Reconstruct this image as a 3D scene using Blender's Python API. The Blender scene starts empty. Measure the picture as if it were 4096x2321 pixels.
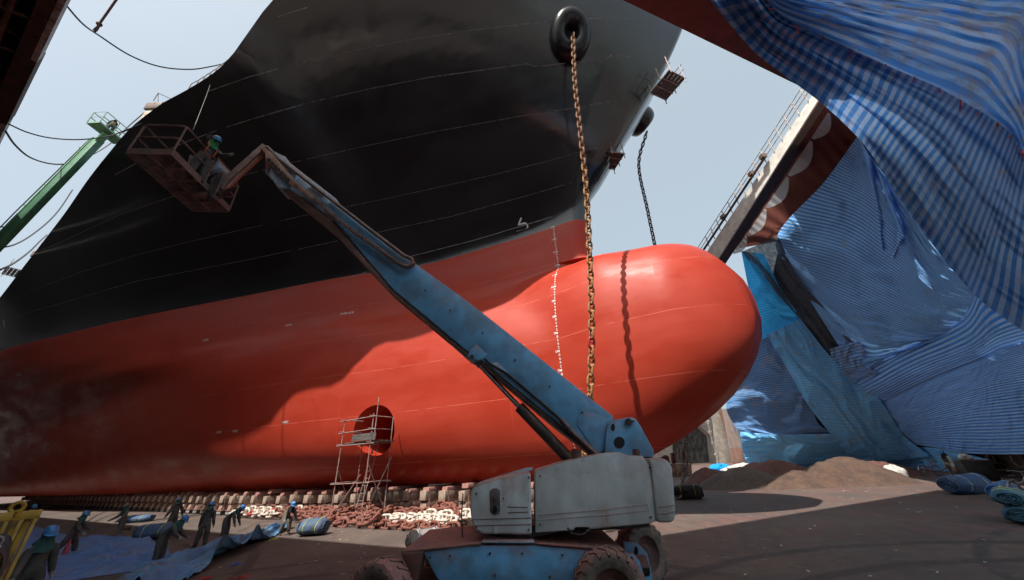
import bpy, bmesh, math, random
from mathutils import Vector as V, Matrix, Euler, noise
random.seed(7)
SC = bpy.context.scene
COL = SC.collection
R = math.radians
PI = math.pi
# ------------------------------------------------------------------ camera model (also used to read positions off the ground)
F, TH, PH, CH = 1365.0, R(26.4), R(3.3), 2.5
CAM = V((0, 0, CH))
UPV = V((0, -math.sin(TH), math.cos(TH)))
FWD = V((0, math.cos(TH), math.sin(TH)))
def ray(px, py):
    x = (px-2048)/F; y = -(py-1160.5)/F
    X = x*math.cos(PH)+y*math.sin(PH); U = -x*math.sin(PH)+y*math.cos(PH)
    return V((X, 0, 0))+UPV*U+FWD
def at_z(px, py, z):
    v = ray(px, py); return CAM+v*((z-CH)/v.z)
def at_y(px, py, Y):
    v = ray(px, py); return CAM+v*(Y/v.y)
def at_t(px, py, t):
    return CAM+ray(px, py)*t
# ship frame: s forward along the keel, b out towards the camera side, h up
OS = V((3.436, 19.604, 0)); AS = V((.8773, -.480, 0)); NS = V((-.480, -.8773, 0))
def W(s, b, h): return OS+AS*s+NS*b+V((0, 0, h))
def to_ship(p):
    q = p-OS; return (q.dot(AS), q.dot(NS), p.z)
def at_b(px, py, b):
    v = ray(px, py); t = (b-(CAM-OS).dot(NS))/v.dot(NS); return CAM+v*t

def pchip(xs, ys):
    n = len(xs)
    if xs[0] > xs[-1]: xs = xs[::-1]; ys = ys[::-1]
    h = [xs[i+1]-xs[i] for i in range(n-1)]; dl = [(ys[i+1]-ys[i])/h[i] for i in range(n-1)]
    m = [0.0]*n; m[0] = dl[0]; m[-1] = dl[-1]
    for i in range(1, n-1):
        if dl[i-1]*dl[i] > 0:
            w1 = 2*h[i]+h[i-1]; w2 = h[i]+2*h[i-1]
            m[i] = (w1+w2)/(w1/dl[i-1]+w2/dl[i])
    def f(x):
        if x <= xs[0]: return ys[0]
        if x >= xs[-1]: return ys[-1]
        lo, hi = 0, n-1
        while hi-lo > 1:
            k = (lo+hi)//2
            if xs[k] <= x: lo = k
            else: hi = k
        t = (x-xs[lo])/h[lo]; a = h[lo]
        return ((1+2*t)*(1-t)**2*ys[lo]+t*(1-t)**2*a*m[lo]+t*t*(3-2*t)*ys[lo+1]+t*t*(t-1)*a*m[lo+1])
    return f
def sstep(a, b, x):
    t = max(0, min(1, (x-a)/(b-a))); return t*t*(3-2*t)
def lerp(a, b, t): return a+(b-a)*t
def crom(P, t):
    "Catmull-Rom through list P, t in 0..len-1"
    n = len(P)-1; i = min(int(t), n-1); u = t-i
    p1 = P[i]; p2 = P[i+1]; p0 = P[i-1] if i > 0 else p1*2-p2; p3 = P[i+2] if i+2 <= n else p2*2-p1
    return ((p1*2)+(p2-p0)*u+(p0*2-p1*5+p2*4-p3)*(u*u)+(p1*3-p0-p2*3+p3)*(u*u*u))*.5
def nz(x, y=0, z=0): return noise.noise(V((x, y, z)))

# ------------------------------------------------------------------ materials
def newmat(name):
    m = bpy.data.materials.new(name); m.use_nodes = True
    nt = m.node_tree; return m, nt, nt.nodes['Principled BSDF']
def link(nt, a, b): nt.links.new(a, b)
def node(nt, typ, **kw):
    n = nt.nodes.new(typ)
    for k, v in kw.items():
        if k in n.inputs: n.inputs[k].default_value = v
        else: setattr(n, k, v)
    return n
def rgba(c): return (c[0], c[1], c[2], 1)
def worn(name, c1, c2=None, scale=2.5, lo=.42, hi=.62, c3=None, s3=9, lo3=.6, hi3=.68, rough=.6, rough2=None, metal=0,
         bump=.15, bscale=30, detail=6, stretch=(1, 1, 1), spec=.5, mottle=.18, dust=None):
    m, nt, p = newmat(name)
    tc = node(nt, 'ShaderNodeTexCoord'); mp = node(nt, 'ShaderNodeMapping'); mp.inputs['Scale'].default_value = stretch
    link(nt, tc.outputs['Object'], mp.inputs['Vector'])
    n0 = node(nt, 'ShaderNodeTexNoise', Scale=scale*3.1, Detail=5.0); link(nt, mp.outputs[0], n0.inputs['Vector'])
    mr = node(nt, 'ShaderNodeMapRange'); mr.inputs['To Min'].default_value = 1-mottle; mr.inputs['To Max'].default_value = 1+mottle
    mr.inputs['From Min'].default_value = .3; mr.inputs['From Max'].default_value = .7; link(nt, n0.outputs['Fac'], mr.inputs['Value'])
    cur = node(nt, 'ShaderNodeRGB'); cur.outputs[0].default_value = rgba(c1); out = cur.outputs[0]
    def layer(out, col, sc, a, b, seed):
        n = node(nt, 'ShaderNodeTexNoise', Scale=sc, Detail=float(detail), Roughness=.65)
        mo = node(nt, 'ShaderNodeMapping'); mo.inputs['Location'].default_value = (seed, seed*.7, seed*1.3)
        link(nt, mp.outputs[0], mo.inputs['Vector']); link(nt, mo.outputs[0], n.inputs['Vector'])
        r = node(nt, 'ShaderNodeMapRange', interpolation_type='SMOOTHSTEP'); r.inputs['From Min'].default_value = a; r.inputs['From Max'].default_value = b
        link(nt, n.outputs['Fac'], r.inputs['Value'])
        mx = node(nt, 'ShaderNodeMix', data_type='RGBA'); link(nt, r.outputs[0], mx.inputs['Factor'])
        link(nt, out, mx.inputs[6]); mx.inputs[7].default_value = rgba(col); return mx.outputs[2], r.outputs[0]
    fac = None
    if c2: out, fac = layer(out, c2, scale, lo, hi, 0.0)
    if c3: out, _ = layer(out, c3, s3, lo3, hi3, 13.7)
    if dust:                                    # settled blasting dust on faces that look upwards
        ge = node(nt, 'ShaderNodeNewGeometry'); sx = node(nt, 'ShaderNodeSeparateXYZ'); link(nt, ge.outputs['Normal'], sx.inputs[0])
        dn = node(nt, 'ShaderNodeTexNoise', Scale=2.4, Detail=6.0, Roughness=.65); link(nt, tc.outputs['Object'], dn.inputs['Vector'])
        da = node(nt, 'ShaderNodeMath', operation='MULTIPLY_ADD'); link(nt, dn.outputs['Fac'], da.inputs[0]); da.inputs[1].default_value = .9; link(nt, sx.outputs[2], da.inputs[2])
        dr = node(nt, 'ShaderNodeMapRange', interpolation_type='SMOOTHSTEP'); dr.inputs['From Min'].default_value = .45; dr.inputs['From Max'].default_value = 1.0; dr.inputs['To Max'].default_value = .85; link(nt, da.outputs[0], dr.inputs['Value'])
        dm = node(nt, 'ShaderNodeMix', data_type='RGBA'); link(nt, dr.outputs[0], dm.inputs['Factor']); link(nt, out, dm.inputs[6]); dm.inputs[7].default_value = rgba(dust); out = dm.outputs[2]
    mul = node(nt, 'ShaderNodeVectorMath', operation='MULTIPLY'); link(nt, out, mul.inputs[0]); link(nt, mr.outputs[0], mul.inputs[1])
    link(nt, mul.outputs[0], p.inputs['Base Color'])
    p.inputs['Roughness'].default_value = rough; p.inputs['Metallic'].default_value = metal; p.inputs['Specular IOR Level'].default_value = spec
    if rough2 is not None and fac is not None:
        rr = node(nt, 'ShaderNodeMapRange'); rr.inputs['To Min'].default_value = rough; rr.inputs['To Max'].default_value = rough2
        link(nt, fac, rr.inputs['Value']); link(nt, rr.outputs[0], p.inputs['Roughness'])
    if bump:
        nb = node(nt, 'ShaderNodeTexNoise', Scale=bscale, Detail=6.0); link(nt, mp.outputs[0], nb.inputs['Vector'])
        bp = node(nt, 'ShaderNodeBump', Strength=bump, Distance=.03); link(nt, nb.outputs['Fac'], bp.inputs['Height']); link(nt, bp.outputs[0], p.inputs['Normal'])
    return m

def striped(name, ca, cb, cdirt, axis=1, dirt=(.5, .75), pleat=1.0, pamp=1.6, trans=.12, contrast=1):
    "woven tarpaulin: stripes across one UV axis, faded and dirtied by noise"
    m, nt, p = newmat(name)
    tc = node(nt, 'ShaderNodeTexCoord'); sp = node(nt, 'ShaderNodeSeparateXYZ'); link(nt, tc.outputs['UV'], sp.inputs[0])
    wob = node(nt, 'ShaderNodeTexNoise', Scale=.5, Detail=3.0); link(nt, tc.outputs['Object'], wob.inputs['Vector'])
    ad = node(nt, 'ShaderNodeMath', operation='MULTIPLY_ADD'); link(nt, wob.outputs['Fac'], ad.inputs[0]); ad.inputs[1].default_value = .12; link(nt, sp.outputs[axis], ad.inputs[2])
    fr = node(nt, 'ShaderNodeMath', operation='FRACT'); link(nt, ad.outputs[0], fr.inputs[0])
    pg = node(nt, 'ShaderNodeMath', operation='PINGPONG'); link(nt, fr.outputs[0], pg.inputs[0]); pg.inputs[1].default_value = .5
    st = node(nt, 'ShaderNodeMapRange', interpolation_type='SMOOTHSTEP'); st.inputs['From Min'].default_value = .19; st.inputs['From Max'].default_value = .31
    link(nt, pg.outputs[0], st.inputs['Value'])
    fade = node(nt, 'ShaderNodeTexNoise', Scale=.45, Detail=5.0); link(nt, tc.outputs['Object'], fade.inputs['Vector'])
    fr2 = node(nt, 'ShaderNodeMapRange'); fr2.inputs['From Min'].default_value = .3; fr2.inputs['From Max'].default_value = .7
    fr2.inputs['To Min'].default_value = contrast; fr2.inputs['To Max'].default_value = contrast*.55; link(nt, fade.outputs['Fac'], fr2.inputs['Value'])
    ctr = node(nt, 'ShaderNodeMath', operation='SUBTRACT'); link(nt, st.outputs[0], ctr.inputs[0]); ctr.inputs[1].default_value = .5
    cm = node(nt, 'ShaderNodeMath', operation='MULTIPLY_ADD'); link(nt, ctr.outputs[0], cm.inputs[0]); link(nt, fr2.outputs[0], cm.inputs[1]); cm.inputs[2].default_value = .5
    mx = node(nt, 'ShaderNodeMix', data_type='RGBA'); link(nt, cm.outputs[0], mx.inputs['Factor']); mx.inputs[6].default_value = rgba(ca); mx.inputs[7].default_value = rgba(cb)
    dn = node(nt, 'ShaderNodeTexNoise', Scale=1.1, Detail=8.0, Roughness=.7, Distortion=.6); link(nt, tc.outputs['Object'], dn.inputs['Vector'])
    dr = node(nt, 'ShaderNodeMapRange', interpolation_type='SMOOTHSTEP'); dr.inputs['From Min'].default_value = dirt[0]; dr.inputs['From Max'].default_value = dirt[1]; dr.inputs['To Max'].default_value = .75
    link(nt, dn.outputs['Fac'], dr.inputs['Value'])
    m2 = node(nt, 'ShaderNodeMix', data_type='RGBA'); link(nt, dr.outputs[0], m2.inputs['Factor']); link(nt, mx.outputs[2], m2.inputs[6]); m2.inputs[7].default_value = rgba(cdirt)
    link(nt, m2.outputs[2], p.inputs['Base Color']); p.inputs['Roughness'].default_value = .7; p.inputs['Specular IOR Level'].default_value = .15
    cn = node(nt, 'ShaderNodeTexNoise', Scale=2.6, Detail=5.0, Roughness=.5, Distortion=1.2); link(nt, tc.outputs['Object'], cn.inputs['Vector'])
    mpu = node(nt, 'ShaderNodeMapping'); mpu.inputs['Scale'].default_value = (.13, pleat, 1); link(nt, tc.outputs['UV'], mpu.inputs['Vector'])
    pn = node(nt, 'ShaderNodeTexNoise', Scale=1.0, Detail=3.0, Roughness=.5, Distortion=.35); link(nt, mpu.outputs[0], pn.inputs['Vector'])
    sm_ = node(nt, 'ShaderNodeMath', operation='MULTIPLY_ADD'); link(nt, pn.outputs['Fac'], sm_.inputs[0]); sm_.inputs[1].default_value = pamp; link(nt, cn.outputs['Fac'], sm_.inputs[2])
    bp = node(nt, 'ShaderNodeBump', Strength=.55, Distance=.12); link(nt, sm_.outputs[0], bp.inputs['Height']); link(nt, bp.outputs[0], p.inputs['Normal'])
    if trans:
        tb = node(nt, 'ShaderNodeBsdfTranslucent'); link(nt, m2.outputs[2], tb.inputs['Color']); ms = node(nt, 'ShaderNodeMixShader'); ms.inputs[0].default_value = trans
        o = nt.nodes['Material Output']; link(nt, p.outputs[0], ms.inputs[1]); link(nt, tb.outputs[0], ms.inputs[2]); link(nt, ms.outputs[0], o.inputs['Surface'])
    return m

def netting(name, c, alpha=.6, c2=None, trans=.3):
    m, nt, p = newmat(name)
    tc = node(nt, 'ShaderNodeTexCoord'); n = node(nt, 'ShaderNodeTexNoise', Scale=1.3, Detail=8.0, Roughness=.75); 
    mp = node(nt, 'ShaderNodeMapping'); mp.inputs['Scale'].default_value = (5, 5, .6); link(nt, tc.outputs['Object'], mp.inputs['Vector']); link(nt, mp.outputs[0], n.inputs['Vector'])
    mx = node(nt, 'ShaderNodeMix', data_type='RGBA'); link(nt, n.outputs['Fac'], mx.inputs['Factor']); mx.inputs[6].default_value = rgba(c); mx.inputs[7].default_value = rgba(c2 or c)
    link(nt, mx.outputs[2], p.inputs['Base Color']); p.inputs['Roughness'].default_value = .9; p.inputs['Specular IOR Level'].default_value = .05
    r = node(nt, 'ShaderNodeMapRange'); r.inputs['From Min'].default_value = .35; r.inputs['From Max'].default_value = .65; r.inputs['To Min'].default_value = alpha-.2; r.inputs['To Max'].default_value = min(1, alpha+.2)
    link(nt, n.outputs['Fac'], r.inputs['Value']); link(nt, r.outputs[0], p.inputs['Alpha'])
    return m

# ------------------------------------------------------------------ mesh builder
class MB:
    def __init__(s): s.v = []; s.f = []; s.mi = []; s.uv = None; s.cur = 0
    def add(s, vs, fs):
        o = len(s.v); s.v += [V(x) for x in vs]
        for f in fs: s.f.append(tuple(i+o for i in f)); s.mi.append(s.cur)
        return s
    def box(s, c, sz, M=None, taper=1):
        x, y, z = sz[0]/2, sz[1]/2, sz[2]/2; c = V(c)
        vs = [V((a*x*(taper if d > 0 else 1), b*y*(taper if d > 0 else 1), d*z)) for d in (-1, 1) for a, b in ((-1, -1), (1, -1), (1, 1), (-1, 1))]
        if M: vs = [M @ v for v in vs]
        return s.add([c+v for v in vs], [(3, 2, 1, 0), (4, 5, 6, 7), (0, 1, 5, 4), (1, 2, 6, 5), (2, 3, 7, 6), (3, 0, 4, 7)])
    def sbox(s, s0, s1, b0, b1, h0, h1):
        vs = [W(a, b, h) for h in (h0, h1) for a, b in ((s0, b0), (s0, b1), (s1, b1), (s1, b0))]
        return s.add(vs, [(3, 2, 1, 0), (4, 5, 6, 7), (0, 1, 5, 4), (1, 2, 6, 5), (2, 3, 7, 6), (3, 0, 4, 7)])
    def beam(s, p, q, w, h, up=V((0, 0, 1))):
        p, q = V(p), V(q); t = (q-p).normalized(); x = t.cross(up).normalized(); y = x.cross(t)
        vs = [e+x*a*w/2+y*b*h/2 for e in (p, q) for a, b in ((-1, -1), (1, -1), (1, 1), (-1, 1))]
        return s.add(vs, [(3, 2, 1, 0), (4, 5, 6, 7), (0, 1, 5, 4), (1, 2, 6, 5), (2, 3, 7, 6), (3, 0, 4, 7)])
    def tube(s, path, r, n=6, cap=True, closed=False):
        path = [V(p) for p in path]; k = len(path); rr = r if hasattr(r, '__len__') else [r]*k
        ring = []; x = None
        for i, p in enumerate(path):
            a = path[(i-1) % k] if (closed or i > 0) else p; b = path[(i+1) % k] if (closed or i < k-1) else p
            t = (b-a).normalized()
            if x is None: x = t.cross(V((0, 0, 1)) if abs(t.z) < .95 else V((1, 0, 0))).normalized()
            else: x = (x-t*x.dot(t)).normalized()
            y = t.cross(x)
            ring.append([p+(x*math.cos(2*PI*j/n)+y*math.sin(2*PI*j/n))*rr[i] for j in range(n)])
        vs = [v for q in ring for v in q]; fs = []
        for i in range(k if closed else k-1):
            i2 = (i+1) % k
            for j in range(n): fs.append((i*n+j, i*n+(j+1) % n, i2*n+(j+1) % n, i2*n+j))
        if cap and not closed: fs += [tuple(range(n))[::-1], tuple((k-1)*n+j for j in range(n))]
        return s.add(vs, fs)
    def cyl(s, p, q, r, n=12, r2=None): return s.tube([p, q], [r, r2 if r2 is not None else r], n)
    def prism(s, poly, d):
        "polygon of 3-D points extruded by vector d"
        d = V(d); k = len(poly); P = [V(p) for p in poly]
        return s.add(P+[p+d for p in P], [tuple(range(k)), tuple(range(2*k-1, k-1, -1))]+[(i, i+k, (i+1) % k+k, (i+1) % k) for i in range(k)])
    def grid(s, f, nu, nv, uv=None):
        o = len(s.v); s.v += [f(i/(nu-1), j/(nv-1)) for j in range(nv) for i in range(nu)]
        if uv is not None:
            if s.uv is None: s.uv = [(0, 0)]*o
            s.uv += [uv(i/(nu-1), j/(nv-1)) for j in range(nv) for i in range(nu)]
        for j in range(nv-1):
            for i in range(nu-1):
                s.f.append((o+j*nu+i, o+j*nu+i+1, o+(j+1)*nu+i+1, o+(j+1)*nu+i)); s.mi.append(s.cur)
        return s
    def lathe(s, prof, n=20, M=None):
        k = len(prof); vs = []
        for r, z in prof:
            for j in range(n):
                v = V((r*math.cos(2*PI*j/n), r*math.sin(2*PI*j/n), z)); vs.append(M @ v if M else v)
        fs = [(i*n+j, i*n+(j+1) % n, (i+1)*n+(j+1) % n, (i+1)*n+j) for i in range(k-1) for j in range(n)]
        return s.add(vs, fs)
    def ball(s, c, r, n=12, m=8, M=None):
        rx, ry, rz = r if hasattr(r, '__len__') else (r, r, r); c = V(c); vs = []
        for i in range(m+1):
            a = PI*i/m
            for j in range(n):
                v = V((rx*math.sin(a)*math.cos(2*PI*j/n), ry*math.sin(a)*math.sin(2*PI*j/n), rz*math.cos(a))); vs.append(c+(M @ v if M else v))
        return s.add(vs, [(i*n+j, (i+1)*n+j, (i+1)*n+(j+1) % n, i*n+(j+1) % n) for i in range(m) for j in range(n)])
    def mesh(s, name, mats, smooth=False, inv=None, bevel=0, weld=True, segs=2, angle=35):
        me = bpy.data.meshes.new(name)
        vs = [inv @ v for v in s.v] if inv else s.v
        me.from_pydata([tuple(v) for v in vs], [], s.f)
        for m in (mats if isinstance(mats, (list, tuple)) else [mats]): me.materials.append(m)
        for p, k in zip(me.polygons, s.mi): p.material_index = k
        if s.uv:
            l = me.uv_layers.new(name='UVMap')
            for lp in me.loops: l.data[lp.index].uv = s.uv[lp.vertex_index]
        bm = bmesh.new(); bm.from_mesh(me)
        if weld and not s.uv: bmesh.ops.remove_doubles(bm, verts=bm.verts, dist=1e-4)
        if not s.uv: bmesh.ops.recalc_face_normals(bm, faces=bm.faces)
        if bevel:
            es = [e for e in bm.edges if len(e.link_faces) == 2 and e.calc_face_angle(0) > R(25)]
            bmesh.ops.bevel(bm, geom=es, offset=bevel, segments=segs, affect='EDGES', profile=.5, clamp_overlap=True)
        bm.to_mesh(me); bm.free()
        if smooth or bevel:
            for p in me.polygons: p.use_smooth = True
            try: me.set_sharp_from_angle(angle=R(angle))
            except Exception: pass
        return me
    def build(s, name, mats, parent=None, **kw):
        inv = None
        if parent is not None: inv = wm(parent).inverted()
        o = bpy.data.objects.new(name, s.mesh(name, mats, inv=inv, **kw)); COL.objects.link(o)
        if parent is not None: o.parent = parent
        return o
def wm(o):
    m = o.matrix_basis.copy(); p = o.parent
    while p is not None: m = p.matrix_basis @ m; p = p.parent
    return m
def tag(o, label=None, cat=None, group=None, kind=None):
    if label: o['label'] = label
    if cat: o['category'] = cat
    if group: o['group'] = group
    if kind: o['kind'] = kind
    return o
def thing(name, label, cat, loc=(0, 0, 0), rz=0, group=None):
    o = bpy.data.objects.new(name, None); COL.objects.link(o); o.location = V(loc); o.rotation_euler = (0, 0, rz); o.empty_display_size = .2
    return tag(o, label, cat, group)
def place(name, me, M, parent=None):
    o = bpy.data.objects.new(name, me); COL.objects.link(o)
    if parent is not None: o.parent = parent; M = wm(parent).inverted() @ M
    o.matrix_basis = M
    return o
def part_like(src, parent=None):
    c = src.copy(); COL.objects.link(c); c.parent = parent; return c
def sag_path(p, q, sag, n=24):
    p, q = V(p), V(q); return [p.lerp(q, i/n)-V((0, 0, 4*sag*(i/n)*(1-i/n))) for i in range(n+1)]
def text_mesh(s, size, xd, yd, org, depth=0.0, align='CENTER'):
    cu = bpy.data.curves.new('t', 'FONT'); cu.body = s; cu.size = size; cu.align_x = align; cu.align_y = 'CENTER'; cu.extrude = depth; cu.offset = size*.012
    cu.resolution_u = 2
    o = bpy.data.objects.new('t', cu); COL.objects.link(o); dg = bpy.context.evaluated_depsgraph_get()
    me = o.evaluated_get(dg).to_mesh(); xd = V(xd).normalized(); yd = (V(yd)-xd*V(yd).dot(xd)).normalized(); zd = xd.cross(yd)
    vs = [V(org)+xd*v.co.x+yd*v.co.y+zd*v.co.z for v in me.vertices]; fs = [tuple(p.vertices) for p in me.polygons]
    o.evaluated_get(dg).to_mesh_clear(); bpy.data.objects.remove(o); bpy.data.curves.remove(cu)
    return vs, fs
# ------------------------------------------------------------------ world, sun, camera
SUN_EL, EXPO = 60.0, 1.6
wd = bpy.data.worlds.new('World'); SC.world = wd; wd.use_nodes = True
nt = wd.node_tree; bg = nt.nodes['Background']; sky = nt.nodes.new('ShaderNodeTexSky'); sky.sky_type = 'NISHITA'; sky.sun_disc = False
Ld = (-NS+AS*.05).normalized()*math.cos(R(SUN_EL))-V((0, 0, math.sin(R(SUN_EL))))
sky.sun_elevation = R(SUN_EL); sky.sun_rotation = math.atan2(-Ld.x, -Ld.y); sky.air_density = 1.0; sky.dust_density = 6.0; sky.ozone_density = 1.2; sky.altitude = 0
hz = nt.nodes.new('ShaderNodeMix'); hz.data_type = 'RGBA'; hz.inputs[0].default_value = .75
nt.links.new(sky.outputs[0], hz.inputs[6]); hz.inputs[7].default_value = (1.10, 1.26, 1.24, 1)      # milky haze veiling the blue
nt.links.new(hz.outputs[2], bg.inputs[0]); bg.inputs[1].default_value = .15
sl = bpy.data.lights.new('sun', 'SUN'); sl.energy = 2.4; sl.angle = R(.53); sl.color = (1, .95, .88)
so = bpy.data.objects.new('sun', sl); COL.objects.link(so); so.rotation_euler = Ld.to_track_quat('-Z', 'Y').to_euler()
cd = bpy.data.cameras.new('camera'); co = bpy.data.objects.new('camera', cd); COL.objects.link(co); SC.camera = co
cd.sensor_fit = 'HORIZONTAL'; cd.sensor_width = 36; cd.lens = F/4096*36; cd.clip_start = .1; cd.clip_end = 6000
cx = V((math.cos(PH), 0, 0))-UPV*math.sin(PH); cy = V((math.sin(PH), 0, 0))+UPV*math.cos(PH)
mm = Matrix.Identity(4)
for i in range(3): mm[i][0] = cx[i]; mm[i][1] = cy[i]; mm[i][2] = -FWD[i]; mm[i][3] = CAM[i]
co.matrix_world = mm
SC.view_settings.view_transform = 'Standard'; SC.view_settings.look = 'None'; SC.view_settings.exposure = EXPO; SC.view_settings.gamma = 1
SC.cycles.max_bounces = 6; SC.cycles.use_denoising = True; SC.cycles.transparent_max_bounces = 12; SC.cycles.sample_clamp_indirect = 6

# ------------------------------------------------------------------ ground
def ground_mat():
    m, nt, p = newmat('dock_floor'); tc = node(nt, 'ShaderNodeTexCoord')
    def nz_(sc, det, rough=.6, st=(1, 1, 1), dist=0.0, loc=(0, 0, 0)):
        mp = node(nt, 'ShaderNodeMapping'); mp.inputs['Scale'].default_value = st; mp.inputs['Location'].default_value = loc; link(nt, tc.outputs['Object'], mp.inputs['Vector'])
        n = node(nt, 'ShaderNodeTexNoise', Scale=sc, Detail=float(det), Roughness=rough, Distortion=dist); link(nt, mp.outputs[0], n.inputs['Vector']); return n.outputs['Fac']
    def ramp(x, a, b, lo=0., hi=1.):
        r = node(nt, 'ShaderNodeMapRange', interpolation_type='SMOOTHSTEP'); r.inputs['From Min'].default_value = a; r.inputs['From Max'].default_value = b
        r.inputs['To Min'].default_value = lo; r.inputs['To Max'].default_value = hi; link(nt, x, r.inputs['Value']); return r.outputs[0]
    def mix(f, a, b, ty='MIX'):
        x = node(nt, 'ShaderNodeMix', data_type='RGBA', blend_type=ty); link(nt, f, x.inputs['Factor'])
        for k, c in ((6, a), (7, b)):
            if isinstance(c, tuple): x.inputs[k].default_value = rgba(c)
            else: link(nt, c, x.inputs[k])
        return x.outputs[2]
    base = mix(ramp(nz_(.35, 8), .35, .65), (.088, .072, .063), (.14, .107, .087))
    base = mix(ramp(nz_(2.2, 9, .7), .45, .7), base, (.075, .062, .057))
    # rust red overspray lying under and around the hull (object space = ship frame: x along the keel, y away from camera)
    sp = node(nt, 'ShaderNodeSeparateXYZ'); link(nt, tc.outputs['Object'], sp.inputs[0])
    near = ramp(sp.outputs[1], -9., -1.)
    rd = node(nt, 'ShaderNodeMath', operation='MULTIPLY'); link(nt, near, rd.inputs[0]); link(nt, ramp(nz_(.5, 7, .7), .38, .66, .05, .6), rd.inputs[1])
    base = mix(rd.outputs[0], base, (.19, .075, .058))
    # tyre scuffs
    wv = node(nt, 'ShaderNodeTexWave', wave_type='RINGS', rings_direction='Z', Scale=.42, Distortion=2.5, Detail=3.0); wv.inputs['Detail Scale'].default_value = .6
    mp = node(nt, 'ShaderNodeMapping'); mp.inputs['Location'].default_value = (-2., 4., 0); mp.inputs['Scale'].default_value = (1, .8, 1); link(nt, tc.outputs['Object'], mp.inputs['Vector']); link(nt, mp.outputs[0], wv.inputs['Vector'])
    tw = node(nt, 'ShaderNodeMath', operation='MULTIPLY'); link(nt, ramp(wv.outputs['Fac'], .6, .98, 0, .28), tw.inputs[0]); link(nt, ramp(nz_(.25, 4), .42, .6), tw.inputs[1])
    base = mix(tw.outputs[0], base, (.05, .045, .043))
    # tyre tracks swept in arcs across the open floor
    for cx_, cy_, rr_, ww_ in ((14., -14., 9.0, .16), (14., -14., 10.7, .16), (2., -19., 9.6, .14), (2., -19., 11.2, .14), (20., -8., 8.2, .13), (20., -8., 9.7, .13), (-16., -24., 13.5, .15), (-16., -24., 15.1, .15)):
        vs_ = node(nt, 'ShaderNodeVectorMath', operation='DISTANCE'); link(nt, tc.outputs['Object'], vs_.inputs[0]); vs_.inputs[1].default_value = (cx_, cy_, 0)
        sb_ = node(nt, 'ShaderNodeMath', operation='SUBTRACT'); link(nt, vs_.outputs['Value'], sb_.inputs[0]); sb_.inputs[1].default_value = rr_
        ab_ = node(nt, 'ShaderNodeMath', operation='ABSOLUTE'); link(nt, sb_.outputs[0], ab_.inputs[0])
        tk_ = node(nt, 'ShaderNodeMath', operation='MULTIPLY'); link(nt, ramp(ab_.outputs[0], ww_*.6, ww_*1.5, .85, 0), tk_.inputs[0]); link(nt, ramp(nz_(.6, 6, .7, loc=(cx_+rr_, cy_, 0)), .38, .52), tk_.inputs[1])
        base = mix(tk_.outputs[0], base, (.045, .04, .038))
    # pale chips
    vo = node(nt, 'ShaderNodeTexVoronoi', Scale=1.7); mpv = node(nt, 'ShaderNodeMapping'); mpv.inputs['Scale'].default_value = (.8, 1.5, 1); link(nt, tc.outputs['Object'], mpv.inputs['Vector'])
    dj = node(nt, 'ShaderNodeTexNoise', Scale=3.0, Detail=4.0); link(nt, mpv.outputs[0], dj.inputs['Vector'])
    av = node(nt, 'ShaderNodeMix', data_type='VECTOR'); av.inputs['Factor'].default_value = .2; link(nt, mpv.outputs[0], av.inputs[4]); link(nt, dj.outputs['Color'], av.inputs[5]); link(nt, av.outputs[1], vo.inputs['Vector'])
    ch = node(nt, 'ShaderNodeMath', operation='MULTIPLY'); link(nt, ramp(vo.outputs['Distance'], .09, .2, .8, 0), ch.inputs[0]); link(nt, ramp(nz_(.3, 3, loc=(5, 9, 0)), .46, .6), ch.inputs[1])
    base = mix(ch.outputs[0], base, (.25, .19, .16))
    base = mix(ramp(nz_(24, 8, .75), .38, .66, 0, .6), base, (.05, .045, .042))
    link(nt, base, p.inputs['Base Color']); p.inputs['Roughness'].default_value = .78; p.inputs['Specular IOR Level'].default_value = .3
    bp = node(nt, 'ShaderNodeBump', Strength=.5, Distance=.03); link(nt, nz_(22, 9, .75), bp.inputs['Height']); link(nt, bp.outputs[0], p.inputs['Normal'])
    return m
SHIPROT = math.atan2(AS.y, AS.x)
g = MB(); g.add([(-1500, -1500, 0), (1500, -1500, 0), (1500, 1500, 0), (-1500, 1500, 0)], [(0, 1, 2, 3)])
go = bpy.data.objects.new('dock_floor', g.mesh('dock_floor', ground_mat())); COL.objects.link(go); go.location = OS; go.rotation_euler = (0, 0, SHIPROT); go['kind'] = 'structure'

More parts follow.
